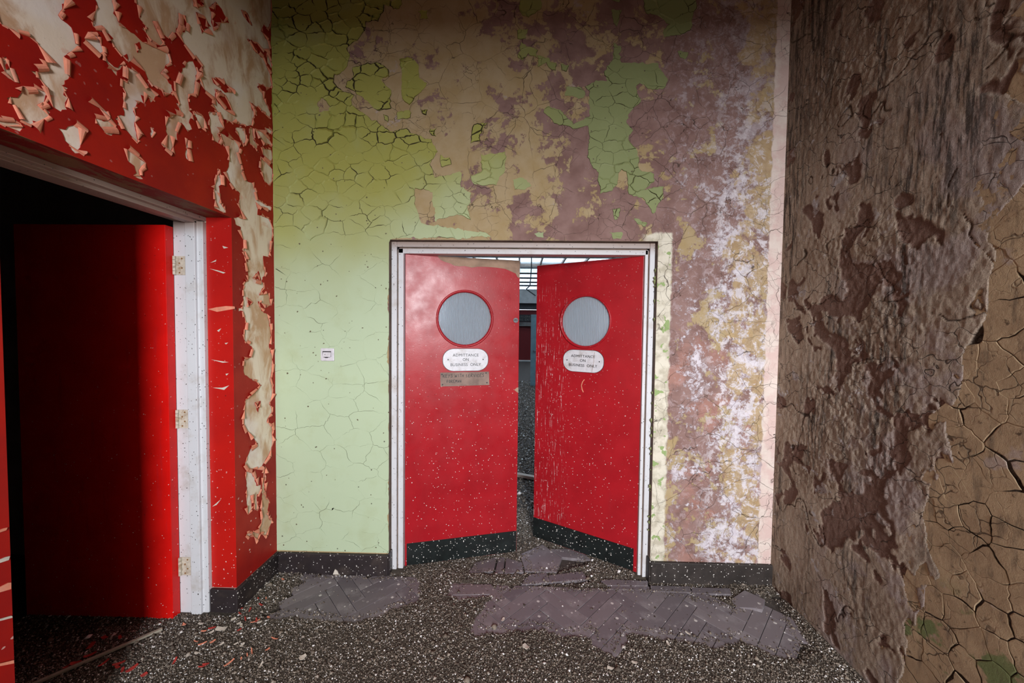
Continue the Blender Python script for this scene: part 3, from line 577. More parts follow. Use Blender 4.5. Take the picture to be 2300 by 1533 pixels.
# ------------------------------------------------------------------ skirtings
def skirt(name, pieces, label):
    m = MB()
    for p in pieces: m.box(*p)
    return m.build(name, M['skirting'], bevel=.006, label=label, cat='skirting board', kind='structure')
sb = MB().box(XL + .021, XO0, -.02, 0, 0, .15).box(XO0 + .0005, XO0 + .012, -.02, .034, 0, .163)
sb.build('baseboard_back_left', M['skirting'], bevel=.005, label='speckled black skirting board under the green wall', cat='skirting board', kind='structure')
sb = MB().box(XO1, XR, -.02, 0, 0, .15).box(XO1 - .012, XO1 - .0005, -.02, .034, 0, .163)
sb.build('baseboard_back_right', M['skirt_scuffed'], bevel=.005, label='scuffed dark skirting board under the mauve limewashed wall', cat='skirting board', kind='structure')
sb = MB().prism([(XL, -.0005), (XL, YE), (-1.636, YE), (-1.636, YE - .02), (XL + .02, YE - .02), (XL + .02, -.0005)], lambda a, b: (a, b, .15), lambda a, b: (a, b, 0))
sb.build('baseboard_left', M['skirting'], bevel=.005, label='black skirting board turning the corner of the red doorway', cat='skirting board', kind='structure')
MB().box(XL, XL + .02, YR, YN, 0, .15).build('baseboard_left_near', M['skirting'], bevel=.005, label='black skirting board on the red wall before the doorway', cat='skirting board', kind='structure')

# ------------------------------------------------------------------ double-door frame (trim_1)
t1 = bpy.data.objects.new('trim_1', None); COL.objects.link(t1); t1.location = (.07, .06, 0)
tag(t1, 'white stepped wooden frame around the red double doors', 'door frame', kind='structure')
def tbox(name, mat, boxes, bevel=.004):
    m = MB()
    for b in boxes: m.box(b[0] - .07, b[1] - .07, b[2] - .06, b[3] - .06, b[4], b[5])
    return m.build(name, mat, t1, bevel=bevel)
tbox('jamb', M['white'], [(XO0 + .002, XO0 + .036, .036, .12, 0, ZO - .002), (XO0 + .042, XO0 + .076, .048, .12, 0, ZO - .042)])
tbox('jamb', M['white'], [(XO1 - .034, XO1 - .002, .036, .12, 0, ZO - .002), (XO1 - .060, XO1 - .040, .048, .12, 0, ZO - .042)], .003)
tbox('frame_head', M['white'], [(XO0 + .036, XO1 - .034, .036, .12, ZO - .036, ZO - .002), (XO0 + .042, XO1 - .040, .048, .12, ZO - .075, ZO - .042)])
tbox('frame_core', M['brownwood'], [(XO0 + .03, XO0 + .05, .052, .12, 0, ZO - .03), (XO1 - .05, XO1 - .03, .052, .12, 0, ZO - .03), (XO0 + .03, XO1 - .03, .052, .12, ZO - .05, ZO - .03)], 0)
tbox('reveal_edge', M['brownwood'], [(XO0 - .001, XO0 + .002, -.001, .036, .165, ZO), (XO1 - .002, XO1 + .001, -.001, .036, .17, ZO), (XO0, XO1, -.001, .036, ZO - .002, ZO + .001)], 0)
r = random.Random(4)
for k in range(26):   # paint tags hanging off the reveal edges
    y_ = r.uniform(.3, 2.1); a = r.uniform(.006, .02); x_ = XO1 - .003
    MB().add([(x_ - .07, -.06 + r.uniform(.0, .02), y_), (x_ - .07, -.04, y_ + a), (x_ - .07 - r.uniform(.004, .014), -.045, y_ + a * .4), (x_ - .07, -.03, y_ - a)], [(0, 1, 2), (0, 2, 3), (1, 3, 2)]).build('paint_tag', M['green'], t1)

# ------------------------------------------------------------------ double doors
LW, ZB, ZT = .764, .022, 2.083
def ringdisc(m, c, rin, rout_fn, y, ang, flip=False):
    pass
def text_mesh(body, size, mat, parent, place, spacing=1.0):
    cu = bpy.data.curves.new('lettering', 'FONT'); cu.body = body; cu.size = size; cu.align_x = 'CENTER'; cu.align_y = 'CENTER'; cu.extrude = .0006; cu.space_line = spacing; cu.space_character = 1.06
    o = bpy.data.objects.new('tmp', cu); COL.objects.link(o); dg = bpy.context.evaluated_depsgraph_get(); me = bpy.data.meshes.new_from_object(o.evaluated_get(dg))
    bpy.data.objects.remove(o); me.name = 'lettering'; me.transform(Matrix(place)); me.materials.clear()
    return link('lettering', me, mat, parent)
STROKES = {'K': [[(0, 0), (0, 1)], [(.7, 1), (0, .45), (.75, 0)]], 'E': [[(.65, 1), (0, .95), (0, 0), (.7, .05)], [(0, .5), (.5, .52)]], 'Y': [[(0, 1), (.35, .5)], [(.75, 1), (.35, .5), (.1, -.2)]], 'S': [[(.6, .95), (.2, 1), (.05, .75), (.5, .45), (.55, .1), (.05, 0)]],
 'W': [[(0, 1), (.2, 0), (.42, .6), (.65, 0), (.85, 1)]], 'I': [[(.2, 1), (.2, 0)]], 'T': [[(0, 1), (.75, 1)], [(.38, 1), (.36, 0)]], 'H': [[(0, 1), (0, 0)], [(.6, 1), (.6, 0)], [(0, .5), (.6, .52)]], 'R': [[(0, 0), (0, 1), (.5, .95), (.5, .6), (0, .5), (.6, 0)]], 'V': [[(0, 1), (.3, 0), (.6, 1)]], 'C': [[(.6, .9), (.2, 1), (0, .5), (.2, 0), (.6, .1)]],
 'F': [[(.65, 1), (0, .95), (0, -.1)], [(0, .5), (.5, .5)]], 'O': [[(.3, 1), (0, .5), (.3, 0), (.6, .5), (.3, 1)]], 'M': [[(0, 0), (.1, 1), (.4, .4), (.7, 1), (.8, 0)]], 'A': [[(0, 0), (.3, 1), (.6, 0)], [(.1, .35), (.5, .38)]], 'N': [[(0, 0), (0, 1), (.6, 0), (.6, 1)]], ' ': []}
def handwriting(txt, x, z, h, adv, w, y):
    m = MB(); r = random.Random(9)
    for ch in txt:
        sc = h * r.uniform(.8, 1.1)
        for st in STROKES[ch]:
            q = [(x + (a + .12 * b) * sc * .8 + r.uniform(-.05, .05) * sc, z + b * sc) for a, b in st]
            for (a, b) in zip(q, q[1:]):
                L = math.hypot(b[0] - a[0], b[1] - a[1]) + 1e-9; nx, nz_ = -(b[1] - a[1]) / L * w / 2, (b[0] - a[0]) / L * w / 2
                m.add([(a[0] + nx, y, a[1] + nz_), (a[0] - nx, y, a[1] - nz_), (b[0] - nx, y, b[1] - nz_), (b[0] + nx, y, b[1] + nz_)], [(0, 1, 2, 3)])
        x += adv * {' ': .6, 'I': .62, 'W': 1.25, 'M': 1.15}.get(ch, 1)
    return m
def make_door(name, hx, s, ang, mat, label, signlabel):
    """leaf in local space: hinge axis at the origin, u = s*x; front face y=0 looking to -y"""
    o_rot = ang if s > 0 else -ang
    cu, cz, rr = (.388, 1.674, .186) if s > 0 else (.383, 1.667, .181)
    cu_ = cu * s; U0, U1 = sorted((0.0, LW * s)); th = .044
    angs = sorted(set([2 * math.pi * i / 72 for i in range(72)] + [math.atan2(zz - cz, uu - cu_) % (2 * math.pi) for uu in (U0, U1) for zz in (ZB, ZT)])); n = len(angs)
    inn, out = [], []
    for a in angs:
        c, s_ = math.cos(a), math.sin(a); t = min(((U1 if c > 0 else U0) - cu_) / c if abs(c) > 1e-9 else 1e9, ((ZT if s_ > 0 else ZB) - cz) / s_ if abs(s_) > 1e-9 else 1e9)
        inn.append((cu_ + rr * c, cz + rr * s_)); out.append((cu_ + t * c, cz + t * s_))
    v = []
    for y in (0, th): v += [(a, y, b) for a, b in inn] + [(a, y, b) for a, b in out]
    f = []
    for i in range(n):
        j = (i + 1) % n; f += [(i, n + i, n + j, j), (2 * n + i, 2 * n + j, 3 * n + j, 3 * n + i), (i, j, 2 * n + j, 2 * n + i), (n + i, 3 * n + i, 3 * n + j, n + j)]
    me = mesh(name, v, f); d = link(name, me, mat, label=label, cat='door', kind='structure'); d.location = (hx, .07, 0); d.rotation_euler = (0, 0, o_rot)
    b_ = d.modifiers.new('b', 'BEVEL'); b_.width = .002; b_.segments = 2; b_.limit_method = 'ANGLE'
    # beading ring
    m = MB(); N = 72; prof = [(.193, .0005), (.193, -.008), (.188, -.012), (.182, -.011), (.177, -.004), (.175, .010)]; q = len(prof); k_ = rr / .186
    for i in range(N):
        a = 2 * math.pi * i / N
        for (pr, py) in prof: m.v.append((cu_ + pr * k_ * math.cos(a), py, cz + pr * k_ * math.sin(a)))
    for i in range(N):
        for j in range(q - 1): m.f.append((i * q + j, i * q + j + 1, ((i + 1) % N) * q + j + 1, ((i + 1) % N) * q + j))
    m.build('porthole_bead', mat, d, smooth=True)
    # reeded glass
    R_ = .178 * k_; ribs = 37 if s > 0 else 30; per = 6; m = MB(); nn = ribs * per
    for i in range(nn + 1):
        x = -R_ + 2 * R_ * i / nn; hgt = math.sqrt(max(R_ * R_ - x * x, 1e-8)); y = .012 - .0055 * abs(math.sin(math.pi * i / per))
        m.v += [(cu_ + x, y, cz - hgt), (cu_ + x, y, cz + hgt), (cu_ + x, .018, cz - hgt), (cu_ + x, .018, cz + hgt)]
    for i in range(nn):
        a = 4 * i; m.f += [(a, a + 4, a + 5, a + 1), (a + 2, a + 3, a + 7, a + 6), (a, a + 2, a + 6, a + 4), (a + 1, a + 5, a + 7, a + 3)]
    m.build('porthole_glass', M['reeded'], d)
    # kick plate
    ka, kb = sorted((.012 * s, .762 * s)) if s > 0 else sorted((.020 * s, .764 * s))
    MB().box(ka, kb, -.003, .001, ZB + .004, .175).build('kick_plate', M['kick'], d)
    # enamel sign
    sc_, zc_, w_, h_ = (.394, 1.396, .303, .148) if s > 0 else (.392, 1.390, .293, .152)
    sc_ *= s; rad = .066; pl = []
    for qx, qz, a0 in ((1, 1, 0), (-1, 1, 90), (-1, -1, 180), (1, -1, 270)):
        for k in range(9):
            a = math.radians(a0 + k * 11.25); pl.append((sc_ + qx * (w_ / 2 - rad * 1.1) + rad * 1.1 * math.cos(a), zc_ + qz * (h_ / 2 - rad) + rad * math.sin(a)))
    rimp = [(sc_ + (a - sc_) * 1.022, zc_ + (b - zc_) * 1.035) for a, b in pl]
    sg = MB().prism(pl, lambda a, b: (a, -.004, b), lambda a, b: (a, 0, b)).build('admittance_sign', M['enamel'], d, label=signlabel)
    MB().prism(rimp, lambda a, b: (a, -.0022, b), lambda a, b: (a, .0005, b)).build('sign_backing', M['ink'], sg)
    place = lambda zz: ((1, 0, 0, sc_), (0, 0, -1, -.0046), (0, 1, 0, zz), (0, 0, 0, 1))
    for t, zz in (('ADMITTANCE', 1.427), ('ON', 1.397), ('BUSINESS  ONLY', 1.363)): text_mesh(t, .0265, M['ink'], sg, place(zz - (.004 if s < 0 else 0)))
    for q_ in (-1, 1): MB().cyl((sc_ + q_ * .118, -.0056, zc_ + .002), 1, .0042, .002, 10).build('screw', M['ink'], sg)
    if s < 0:
        cr_ = [(sc_ + .085, zc_ + .066), (sc_ + .078, zc_ + .03), (sc_ + .08, zc_), (sc_ + .074, zc_ - .03), (sc_ + .066, zc_ - .073)]; m = MB()
        for a, b in zip(cr_, cr_[1:]): m.bar((a[0], -.0042, a[1]), (b[0], -.0042, b[1]), .0035, .001)
        m.build('crack', M['ply'], sg)
    return d
d1 = make_door('door_1', -.6847, 1, .2498, M['door'], 'red swing door with round window, enamel sign and small handwritten board', 'uncracked white enamel sign')
d2 = make_door('door_2', .8449, -1, .5238, M['door_streak'], 'red swing door with round window, cracked enamel sign and scraped paint', 'cracked white enamel sign')
nb = MB().prism([(.224, 1.312), (.553, 1.314), (.557, 1.222), (.227, 1.219)], lambda a, b: (a, -.005, b), lambda a, b: (a, 0, b)).build('note_board', M['noteboard'], d1, label='small brown board with handwriting')
hw = handwriting('KEYS WITH SERVICES', .243, 1.279, .021, .0168, .0028, -.0054); hw.build('handwriting', M['ink'], nb)
handwriting('FOREMAN', .268, 1.243, .019, .014, .0028, -.0054).build('handwriting', M['ink'], nb)
for a, b in ((.236, 1.300), (.533, 1.305), (.240, 1.231), (.540, 1.238)): MB().cyl((a, -.0064, b), 1, .005, .002, 10).build('screw', M['ink'], nb)
lk = MB().cyl((.738, -.006, 1.669), 1, .017, .006, 24).build('lock_cylinder', M['steel'], d1, label='round steel lock cylinder')
MB().box(.725, .751, -.0075, -.005, 1.667, 1.671).box(.728, .748, -.0075, -.005, 1.675, 1.6775).build('keyhole', M['ink'], lk)
bwp = [(.205, 2.082), (.213, 2.07), (.225, 2.058), (.25, 2.047), (.29, 2.037), (.31, 2.026), (.345, 2.022), (.38, 2.026), (.43, 2.018), (.47, 2.026), (.53, 2.028), (.60, 2.026), (.66, 2.021), (.70, 2.006), (.735, 1.992), (.748, 1.968), (.7635, 1.962), (.7635, 2.082)]
MB().prism(bwp, lambda a, b: (a, -.0012, b), lambda a, b: (a, .0, b)).build('bare_wood_patch', M['ply'], d1, label='bare plywood where paint is missing')
MB().prism([(.735, 1.182), (.752, 1.197), (.7638, 1.20), (.7638, 1.160), (.752, 1.168)], lambda a, b: (a, -.0012, b), lambda a, b: (a, .0, b)).build('bare_wood_patch', M['ply'], d1)
m = MB(); cv_ = [(-.378, 1.262), (-.392, 1.243), (-.399, 1.218), (-.393, 1.19), (-.384, 1.172)]
for a, b in zip(cv_, cv_[1:]): m.bar((a[0], -.003, a[1]), (b[0], -.003, b[1]), .004, .005)
m.build('paint_splinter', M['salmon'], d2)

# ------------------------------------------------------------------ side doorway frame (trim_2) and side door
t2 = bpy.data.objects.new('trim_2', None); COL.objects.link(t2); t2.location = (-1.7, -.77, 0)
tag(t2, 'white stepped timber frame of the side doorway in the red wall', 'door frame', kind='structure')
def fprof(side):      # (X, Y) profile of a jamb
    if side: return [(-1.637, YE), (-1.637, -.3574), (-1.668, -.3574), (-1.668, -.3732), (-1.722, -.3732), (-1.722, -.3612), (-1.795, -.3612), (-1.795, YE)]
    return [(-1.637, YN), (-1.637, YN + .0234), (-1.668, YN + .0234), (-1.668, YN + .0392), (-1.722, YN + .0392), (-1.722, YN + .0272), (-1.795, YN + .0272), (-1.795, YN)]
for side in (1, 0): MB().prism([(a + 1.7, b + .77) for a, b in fprof(side)], lambda a, b: (a, b, 0), lambda a, b: (a, b, ZL - .0272)).build('jamb', M['white'], t2, bevel=.003)
hp = [(-1.637, ZL), (-1.637, ZL - .0234), (-1.668, ZL - .0234), (-1.668, ZL - .0392), (-1.722, ZL - .0392), (-1.722, ZL - .0272), (-1.795, ZL - .0272), (-1.795, ZL)]
MB().prism([(a + 1.7, b) for a, b in hp], lambda a, b: (a, YN + .77, b), lambda a, b: (a, YE + .77, b)).build('frame_head', M['white'], t2, bevel=.003)
d3 = MB().box(-.815, 0, -.022, .022, .006, 2.128).build('door_3', M['side_door'], bevel=.002, label='bright red side door standing open into the dark room', cat='door', kind='structure')
d3.location = (-1.792, -.385, 0)
for zc in (1.925, 1.10, .285):
    h = MB().box(.008, .062, .0205, .0232, zc - .05, zc + .05)
    h = h.build('hinge', M['hinge'], d3)
    k = MB()
    for i in range(5): k.cyl((.008, .016, zc - .05 + i * .02 + .001), 2, .0075, .018, 12)
    k.build('knuckle', M['hinge'], h)
    for i in range(4): MB().cyl((.032 + (.014 if i % 2 else 0), .0195, zc - .038 + i * .025), 1, .0045, .0015, 10).build('screw', M['rustscrew'], h)

# ------------------------------------------------------------------ light switch
sw = bpy.data.objects.new('light_switch', None); COL.objects.link(sw); sw.location = (-1.1555, -.0025, 1.432)
tag(sw, 'square white plastic rocker light switch on the green wall', 'light switch')
MB().box(-.043, .043, -.009, .0, -.0405, .0405).build('switch_plate', M['switch'], sw, bevel=.004)
MB().prism([(-.029, .022), (.025, .022), (.025, -.014), (.006, -.018), (.002, -.021), (-.012, -.021), (-.016, -.018), (-.029, -.014)], lambda a, b: (a + .0, -.0105, b), lambda a, b: (a, -.004, b)).build('rocker_recess', M['ink'], sw)
MB().add([(-.026, -.010, .018), (.024, -.010, .018), (.024, -.017, -.014), (-.026, -.017, -.014), (-.026, -.004, .018), (.024, -.004, .018), (.024, -.004, -.014), (-.026, -.004, -.014)], [(0, 3, 2, 1), (0, 1, 5, 4), (1, 2, 6, 5), (2, 3, 7, 6), (3, 0, 4, 7)]).build('rocker', M['switch'], sw, bevel=.001)
MB().cyl((-.012, -.0150, .002), 1, .0022, .003, 8).build('indicator_dot', M['ink'], sw)

# ------------------------------------------------------------------ parquet blocks
def fp(x, y, z=.0): p = on(x, y, 2, z); return (float(p[0]), float(p[1]))
BZ = .018
RA = [fp(*p, BZ) for p in ((1125, 1313), (1460, 1321), (1560, 1326), (1635, 1368), (1700, 1362), (1760, 1372), (1800, 1440), (1800, 1480), (1560, 1480), (1300, 1470), (1040, 1450), (1048, 1395))]
LA = [fp(*p, BZ) for p in ((688, 1290), (885, 1294), (1000, 1310), (1010, 1400), (900, 1420), (580, 1420), (598, 1376))]
BL, BWd = .304, .076
def blockmesh(L, w, h, seed):
    r = random.Random(seed); b = .0022; q = [(0, 0), (L, 0), (L, w), (0, w)]
    v = [(a, c, 0) for a, c in q] + [(a, c, h - b) for a, c in q] + [(a + (b if a == 0 else -b), c + (b if c == 0 else -b), h) for a, c in q]
    f = [(0, 1, 5, 4), (1, 2, 6, 5), (2, 3, 7, 6), (3, 0, 4, 7), (4, 5, 9, 8), (5, 6, 10, 9), (6, 7, 11, 10), (7, 4, 8, 11), (8, 9, 10, 11)]
    return mesh('parquet_block', v, f)
r = random.Random(21); c45 = math.cos(math.pi / 4)
ox, oy = .03, -.10; YB = -.078
for i in range(-40, 41):
    for j in range(-14, 15):
        for vert in (0, 1):
            u0, v0 = i * BWd + j * BL - (BWd if vert else 0), i * BWd - j * BL; g_ = .0013
            du, dv = (BWd, BL) if vert else (BL, BWd)
            q = [(u0 + g_, v0 + g_), (u0 + du - g_, v0 + g_), (u0 + du - g_, v0 + dv - g_), (u0 + g_, v0 + dv - g_)]
            q = [(ox + (a - b) * c45, oy + (a + b) * c45) for a, b in q]
            cx_ = sum(a for a, b in q) / 4; cy_ = sum(b for a, b in q) / 4
            if not (-1.6 < cx_ < 1.7 and -.9 < cy_ < .3): continue
            mid = [(cx_ + (q[1][0] - q[0][0]) * t + (q[3][0] - q[0][0]) * w_, cy_ + (q[1][1] - q[0][1]) * t + (q[3][1] - q[0][1]) * w_) for t in (-.4, 0, .4) for w_ in (-.4, 0, .4)]
            X_ = np.array([m_[0] for m_ in mid]); Y_ = np.array([m_[1] for m_ in mid])
            if (inside(X_, Y_, RA) | inside(X_, Y_, LA)).sum() < 3: continue
            yb = YB if cx_ > -.3 else -.024
            q = clip_half(q, 0, 1, yb); q = clip_half(q, -1, 0, 1.475); q = clip_half(q, 1, 0, XR - .03)
            if len(q) < 3 or abs(area(q)) < 4e-4: continue
            if area(q) < 0: q = q[::-1]
            cx_ = sum(a for a, b in q) / len(q); cy_ = sum(b for a, b in q) / len(q); n_ = len(q); dz = r.uniform(-.0015, .001); tx, ty = r.uniform(-.008, .008), r.uniform(-.008, .008)
            v = []
            for k_, zz_ in ((1, 0), (1, BZ - .0015), (.985, BZ)): v += [((a - cx_) * k_, (b - cy_) * k_, zz_ + (dz + tx * (a - cx_) + ty * (b - cy_) if zz_ else 0)) for a, b in q]
            f = [(l * n_ + k_, l * n_ + (k_ + 1) % n_, (l + 1) * n_ + (k_ + 1) % n_, (l + 1) * n_ + k_) for l in (0, 1) for k_ in range(n_)] + [tuple(range(2 * n_, 3 * n_))]
            o = link('parquet_block', mesh('parquet_block', v, f), M['block'], fl); o.location = (cx_, cy_, 0)
def slab(px, z0, z1, name='parquet_block', parent=fl, mat='block', tilt=0, **kw):
    q = [fp(*p, z1) for p in px]
    if area(q) > 0: q = q[::-1]
    cx_ = sum(a for a, b in q) / len(q); cy_ = sum(b for a, b in q) / len(q)
    o = MB().prism([(a - cx_, b - cy_) for a, b in q], lambda a, b: (a, b, z1 + tilt * a), lambda a, b: (a, b, z0)).build(name, M[mat], parent, bevel=.0015, **kw); o.location = (cx_, cy_, 0); return o
for k, q in enumerate(([(1171, 1313), (1178, 1300), (1192, 1289), (1226, 1284), (1236, 1306)], [(1235, 1307), (1232, 1291), (1308, 1282), (1320, 1300)], [(1350, 1303), (1372, 1300), (1455, 1304), (1455, 1315), (1365, 1314)], [(1370, 1322), (1372, 1315), (1458, 1316), (1460, 1326)], [(1462, 1327), (1461, 1314), (1550, 1316), (1552, 1330)],
      [(1016, 1335), (1018, 1312), (1104, 1311), (1102, 1334)], [(1052, 1286), (1068, 1262), (1116, 1250), (1108, 1282)], [(1112, 1286), (1119, 1252), (1134, 1250), (1130, 1286)], [(1133, 1287), (1137, 1252), (1172, 1262), (1176, 1284)], [(1180, 1282), (1168, 1244), (1218, 1222), (1262, 1252), (1250, 1284)], [(1262, 1250), (1235, 1232), (1300, 1232), (1330, 1258)],
      [(1555, 1331), (1553, 1318), (1640, 1320), (1642, 1334)], [(640, 1296), (655, 1284), (690, 1285), (684, 1300)])):
    slab(q, 0, .019 + .001 * (k % 3))
slab([(1638, 1343), (1672, 1326), (1718, 1350), (1712, 1370), (1690, 1364), (1662, 1360)], .016, .032, 'broken_floor_block', None, 'block', .12, label='loose broken slate-grey floor block lying near the right-hand corner', cat='floor block')

# ------------------------------------------------------------------ gravel
CL = [[fp(*p, BZ) for p in q] for q in (
  ((1070, 1415), (1125, 1318), (1180, 1318), (1460, 1322), (1620, 1355), (1650, 1370), (1745, 1330), (1800, 1450), (1790, 1468), (1740, 1462), (1660, 1425), (1590, 1440), (1560, 1430), (1470, 1420), (1400, 1408), (1395, 1440), (1380, 1462), (1345, 1440), (1330, 1412), (1270, 1420), (1215, 1402), (1150, 1405), (1110, 1412)),
  ((602, 1376), (690, 1292), (885, 1294), (930, 1302), (925, 1345), (860, 1372), (800, 1388), (740, 1386), (660, 1372), (630, 1382)))]
CL += [[fp(*p, .019) for p in q] for q in ([(1171, 1313), (1192, 1289), (1308, 1282), (1320, 1300)], [(1350, 1303), (1372, 1300), (1455, 1304), (1455, 1315)], [(1062, 1282), (1070, 1264), (1114, 1254), (1170, 1264), (1172, 1282)], [(1190, 1280), (1180, 1244), (1218, 1228), (1300, 1240), (1320, 1258), (1255, 1282)], [(1022, 1332), (1024, 1314), (1100, 1313), (1098, 1332)], [(1462, 1326), (1461, 1314), (1630, 1320), (1632, 1332)])]
def sdf(X, Y):
    d = np.full(X.shape, 9.)
    for p in CL:
        e = pdist(X, Y, p); e = np.where(inside(X, Y, p), -e, e); d = np.minimum(d, e)
    return d + .035 * (fbm(X, Y, 9, 3, 31) - .5) + .03 * (fbm(X, Y, 40, 2, 33) - .5)
def bedh(X, Y, d):
    return np.clip(d / .05, 0, 1) ** .6 * (.017 + .012 * fbm(X, Y, 3.5, 3, 44)) + np.clip(d, -.002, 0)
x0, x1, y0, y1 = -2.9, 1.66, -1.5, .9; gx, gy = np.linspace(x0, x1, 420), np.linspace(y0, y1, 230); GX, GY = np.meshgrid(gx, gy)
D = sdf(GX, GY); Hh = bedh(GX, GY, D) - .001; Hh = np.where(D < 0, -.004, Hh)
V = np.stack([GX, GY, Hh], -1).reshape(-1, 3); idx = np.arange(GX.size).reshape(GX.shape); Q = np.stack([idx[:-1, :-1], idx[:-1, 1:], idx[1:, 1:], idx[1:, :-1]], -1)
cq = V[Q.reshape(-1, 4)].mean(1); Q = Q.reshape(-1, 4)
okx = ~(((cq[:, 1] > 0) & (cq[:, 1] < .12) & ((cq[:, 0] < XO0) | (cq[:, 0] > XO1))) | ((cq[:, 1] > .1) & ((cq[:, 0] < -1) | (cq[:, 0] > 1))) | ((cq[:, 0] > -1.8) & (cq[:, 0] < XL) & ((cq[:, 1] > YE) | (cq[:, 1] < YN))))
cq = cq[okx]; Q = Q[okx]; GB = []
def zone(X, Y): return np.where(X < XL, 2, np.where(Y > -.004, 1, 0))
zq = zone(cq[:, 0], cq[:, 1])
for k, lb in enumerate(('grey-brown crumbled grit and gravel covering the lobby floor', 'grit and gravel trampled through the double doorway', 'dark grit on the floor of the side doorway')):
    q_ = Q[zq == k]; u_, inv = np.unique(q_, return_inverse=True)
    GB.append(link('gravel_bed', npmesh('gravel_bed', V[u_], inv.reshape(-1, 4)), M['bed'], label=lb, cat='gravel', kind='stuff'))
def pebbles(n, X, Y, Z, size):
    base = np.array([(1, 0, 0), (-1, 0, 0), (0, 1, 0), (0, -1, 0), (0, 0, 1), (0, 0, -1)], float); fc = np.array([(0, 2, 4), (2, 1, 4), (1, 3, 4), (3, 0, 4), (2, 0, 5), (1, 2, 5), (3, 1, 5), (0, 3, 5)])
    v = base[None] * rng.uniform(.55, 1.25, (n, 6, 1)) * size[:, None, None]; v[:, :, 2] *= .7
    a = rng.uniform(0, 6.28, n); t = rng.uniform(-.7, .7, n); ca, sa, ct, st = np.cos(a)[:, None], np.sin(a)[:, None], np.cos(t)[:, None], np.sin(t)[:, None]
    y = v[:, :, 1] * ct - v[:, :, 2] * st; z = v[:, :, 1] * st + v[:, :, 2] * ct; x = v[:, :, 0]; v = np.stack([x * ca - y * sa, x * sa + y * ca, z], -1)
    v += np.stack([X, Y, Z], -1)[:, None, :]
    return v.reshape(-1, 3), (fc[None] + 6 * np.arange(n)[:, None, None]).reshape(-1, 3)
def valid(X, Y):
    vis = ((np.abs(X - CAM[0]) < 1.55 * (Y - CAM[1]) + .1) & (Y > -.95))
    lob = (X > XL) & (X < XR - .01) & (Y < -.001); gate = (Y >= -.001) & (Y < .14) & (X > XO0 + .08) & (X < XO1 - .08); hall = (Y >= .14) & (X > -.8) & (X < 1)
    side = (X <= XL) & (Y > YN + .04) & (Y < YE - .04) | ((X < -1.8) & (Y < .5))
    return vis & (lob | gate | hall | side)
n = 230000; X = rng.uniform(-2.6, 1.66, n); Y = rng.uniform(-.95, .9, n); k = valid(X, Y); X, Y = X[k], Y[k]; D = sdf(X, Y)
k = (rng.uniform(0, 1, len(X)) < np.clip(.55 + D * 14, .012, 1)); X, Y, D = X[k], Y[k], D[k]
size = rng.gamma(4, .00062, len(X)) + .0012; size *= np.where(rng.uniform(0, 1, len(X)) < .012, 2.2, 1)
Z = np.where(D > .004, bedh(X, Y, D), BZ) + size * .25
zp = zone(X, Y)
for k in range(3):
    m_ = zp == k; v, f = pebbles(int(m_.sum()), X[m_], Y[m_], Z[m_], size[m_])
    link('gravel', npmesh('gravel', v, f, False), M['gravel'], GB[k], label='loose grey-brown grit', kind='stuff')

# ------------------------------------------------------------------ small countable debris
def hz(x, y): 
    a = sdf(np.array([x]), np.array([y])); return float(bedh(np.array([x]), np.array([y]), a)[0]) if a[0] > .004 else BZ
r = random.Random(5)
def chip(px, L, w, mat, label, cat, group=None, name='paint_chip', rot=None, curl_=.2):
    x, y = fp(*px, .025); z = hz(x, y) + .004; k = 4; v = []; f = []
    for i in range(k + 1):
        t = i / k - .5; ww = w * (.55 + .45 * math.cos(t * 2.4)) * r.uniform(.8, 1.1); hh = curl_ * L * (t * t * 2)
        v += [(t * L, -ww / 2, hh + .0015), (t * L, ww / 2, hh + .0015 + .1 * ww), (t * L, ww / 2, hh), (t * L, -ww / 2, hh)]
    for i in range(k):
        a = 4 * i
        for j in range(4): f.append((a + j, a + (j + 1) % 4, a + 4 + (j + 1) % 4, a + 4 + j))
    f += [(3, 2, 1, 0), (4 * k, 4 * k + 1, 4 * k + 2, 4 * k + 3)]
    o = link(name, mesh(name, v, f), M[mat], label=label, cat=cat, group=group); o.location = (x, y, z); o.rotation_euler = (r.uniform(-.15, .15), r.uniform(-.15, .15), r.uniform(0, 3.14) if rot is None else rot); return o
for k in range(46):
    t = r.random(); px = (r.uniform(540, 640), 0)
    if t < .6: yy = r.uniform(1300, 1420); px = (r.uniform(max(430, 640 - (yy - 1290) * 2.2), 650 - (yy - 1290) * .5), yy)
    else: px = (r.uniform(380, 640), r.uniform(1395, 1500))
    if r.random() < .6:
        a_ = r.uniform(.015, .045), r.uniform(.005, .010)
        if r.random() < .6: chip(px, *a_, 'salmon', 'narrow salmon paint sliver on the gravel below the peeling wall', 'paint chip', 'fallen salmon slivers')
        else: chip(px, *a_, 'redchip', 'narrow dark red paint sliver on the gravel below the peeling wall', 'paint chip', 'fallen red slivers')
    else: chip(px, r.uniform(.012, .028), r.uniform(.008, .016), 'plug', 'small cream flake lying in the gravel below the peeling red wall', 'paint chip', 'fallen cream flakes')
for k in range(12): chip((r.uniform(150, 330), r.uniform(1425, 1520)), r.uniform(.02, .05), r.uniform(.012, .022), 'redchip', 'wide red paint flake on the dark side-room floor', 'paint chip', 'red flakes in the side doorway')
chip((497, 1412), .05, .026, 'plug', 'largest cream paint flake, on the gravel beside the black skirting corner', 'paint chip', rot=.2)
for q in ((1181, 1453), (680, 1478)): chip(q, .03, .026, 'plug', 'round pale plaster lump sunk in the grit', 'plaster lump', 'round plaster lumps', 'plaster_lump')
for q in ((1425, 1488), (1370, 1500), (1545, 1420), (1130, 1390), (1235, 1410), (1500, 1445)): chip(q, .026, .014, 'plug', 'small white plaster chip on the floor before the double doors', 'plaster chip', 'white chips before the doors', 'plaster_chip')
